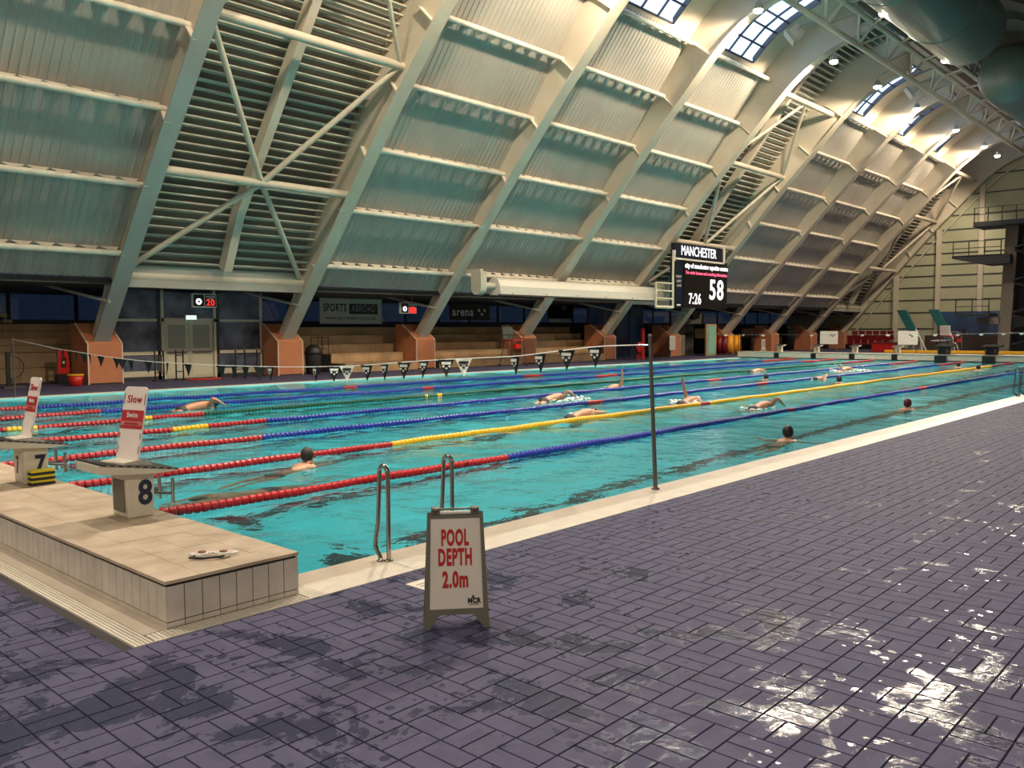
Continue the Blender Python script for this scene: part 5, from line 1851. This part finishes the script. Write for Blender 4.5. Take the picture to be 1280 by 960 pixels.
bodies = {p: body_mesh(p) for p in ('breast', 'tread', 'free', 'arm', 'glide')}
skin_var = {}
def swimmer(x, y, pose, head_mat, label, heading=0.0, skin='skin', z=None, flip=False, suit=True):
    if z is None:
        z = -0.085 if pose == 'tread' else -0.09
    me_, hd, low = bodies[pose]
    key = (pose, skin)
    if key not in skin_var:
        m2 = me_.copy()
        m2.materials.clear()
        m2.materials.append(MT[skin])
        skin_var[key] = m2
    t_ = thing('person', label, 'person', (x, y, z), heading, 'swimmers in the pool')
    if flip:
        t_.scale = (1, -1, 1)
    link('body', skin_var[key], t_)
    off = Vector((0.0, 0, 0.02)) if low else Vector((-0.025, 0, 0.02))
    MB().ball(tuple(hd + off), 0.118 if low else 0.108, 0.095, 0.088 if low else 0.118, 16, 10).build('swim_cap' if head_mat.startswith('cap') else 'hair', MT[head_mat], t_)
    fx = hd + (Vector((0.02, 0, -0.085)) if low else Vector((0.10, 0, -0.03)))
    b_ = MB()
    for s in (-1, 1):
        b_.ball((fx.x, 0.034 * s, fx.z), 0.022, 0.026, 0.018, 8, 6)
    b_.tube([(fx.x, -0.034, fx.z), (fx.x, 0.034, fx.z)], 0.006, 5)
    b_.build('goggles', MT['black'], t_)
    if suit:
        p = (-0.60, 0, -0.17 if not low else -0.10)
        MB().ball(p, 0.17, 0.165, 0.150, 14, 8).build('swimwear', MT['trunks'], t_)
    return t_


def splash(x, y, r, n, label, up=0.25):
    b_ = MB()
    for q in range(n):
        a, d = random.uniform(0, 2 * PI), r * math.sqrt(random.random())
        px_, py_ = d * math.cos(a) * 1.6, d * math.sin(a)
        pz_ = max(0.0, random.gauss(0, 0.35)) * up * (1 - d / r * 0.6)
        s = random.uniform(0.008, 0.03) * (1.0 if pz_ > 0.05 else 1.5)
        b_.ball((px_, py_, pz_), s * random.uniform(1, 2.2), s * random.uniform(0.8, 1.6), s * 0.7, 6, 4)
    o = b_.build('splash', MT['foam'], None, (x, y, -0.03), fix=False)
    tag(o, label, 'splash', kind='stuff')
    return o


swimmer(3.55, 4.85, 'breast', 'hair', 'swimmer with dark hair between the two nearest ropes, left of the ladder', 0.35)
swimmer(7.25, 14.7, 'free', 'hair', 'tanned swimmer with bent arm before the far edge, right of the block 8 sign', 0.1, 'skin_tan', 0.05, True)
swimmer(15.0, 9.4, 'free', 'hair', 'swimmer with bent arm and splash left of the flag pole', 0.05, 'skin', 0.05, True)
swimmer(11.95, 6.05, 'glide', 'capblack', 'swimmer in a black cap just above the yellow rope', 0.05, z=0.03)
swimmer(20.0, 11.0, 'arm', 'capblack', 'far swimmer with raised arm left of the flag pole', 0.2, 'skin', 0.0, True)
swimmer(17.0, 6.3, 'arm', 'capblack', 'swimmer raising one arm straight up right of the flag pole', 0.1, 'skin_tan', 0.0)
swimmer(16.6, 4.0, 'free', 'hair', 'swimmer with bent brown arm beyond the nearest blue rope', 0.05, 'skin_tan', 0.02, True)
swimmer(10.75, 0.75, 'tread', 'hair', 'swimmer with black hair close to the near pool edge', 0.1)
swimmer(18.2, 1.1, 'tread', 'capred', 'swimmer in a dark red cap near the pool edge', 0.05)
swimmer(27.2, 6.3, 'tread', 'hair', 'dark haired swimmer with bare shoulders just beyond the yellow rope', 0.1)
swimmer(36.8, 9.7, 'free', 'capblack', 'distant swimmer throwing up spray below the far boards', 0.0, 'skin', 0.05)
swimmer(29.0, 7.75, 'free', 'capblack', 'distant swimmer low in the water left of the dark haired one', PI, 'skin', -0.02)
swimmer(27.3, 9.2, 'breast', 'hair', 'small dark haired swimmer in the middle lane beyond the raised arm', 0.0)
swimmer(43.2, 6.6, 'tread', 'capblack', 'distant black capped swimmer below the far dark block', 0.0)
swimmer(40.6, 5.05, 'tread', 'hair', 'distant dark head beside the end of the yellow rope', 0.0)
swimmer(33.6, 12.6, 'glide', 'capblack', 'tiny swimmer in a middle lane toward the far end', 0.0, 'skin', 0.0)
swimmer(1.75, 3.75, 'glide', 'hair', 'pale swimmer under the water behind block 8', PI, 'skin', -0.20)
splash(15.3, 9.3, 0.55, 90, 'white splash around the bent-arm swimmer left of the pole')
splash(12.1, 6.2, 0.35, 40, 'white splash behind the black capped swimmer at the yellow rope', 0.15)
splash(16.8, 6.4, 0.4, 60, 'white splash at the foot of the raised arm')
splash(16.4, 4.0, 0.4, 50, 'white splash beside the bent brown arm', 0.15)
splash(36.9, 9.6, 0.9, 110, 'white spray around a distant swimmer', 0.5)
splash(20.0, 11.0, 0.35, 40, 'white splash under the far raised arm', 0.2)

# lettering becomes plain mesh
for o in [o for o in bpy.data.objects if o.type == 'FONT']:
    dg = bpy.context.evaluated_depsgraph_get()
    break
fonts = [o for o in bpy.data.objects if o.type == 'FONT']
for o in fonts:
    me_ = bpy.data.meshes.new_from_object(o.evaluated_get(dg))
    nm, par, ml = o.name, o.parent, o.matrix_local.copy()
    bpy.data.objects.remove(o)
    n_ = link(nm, me_, par)
    n_.matrix_local = ml
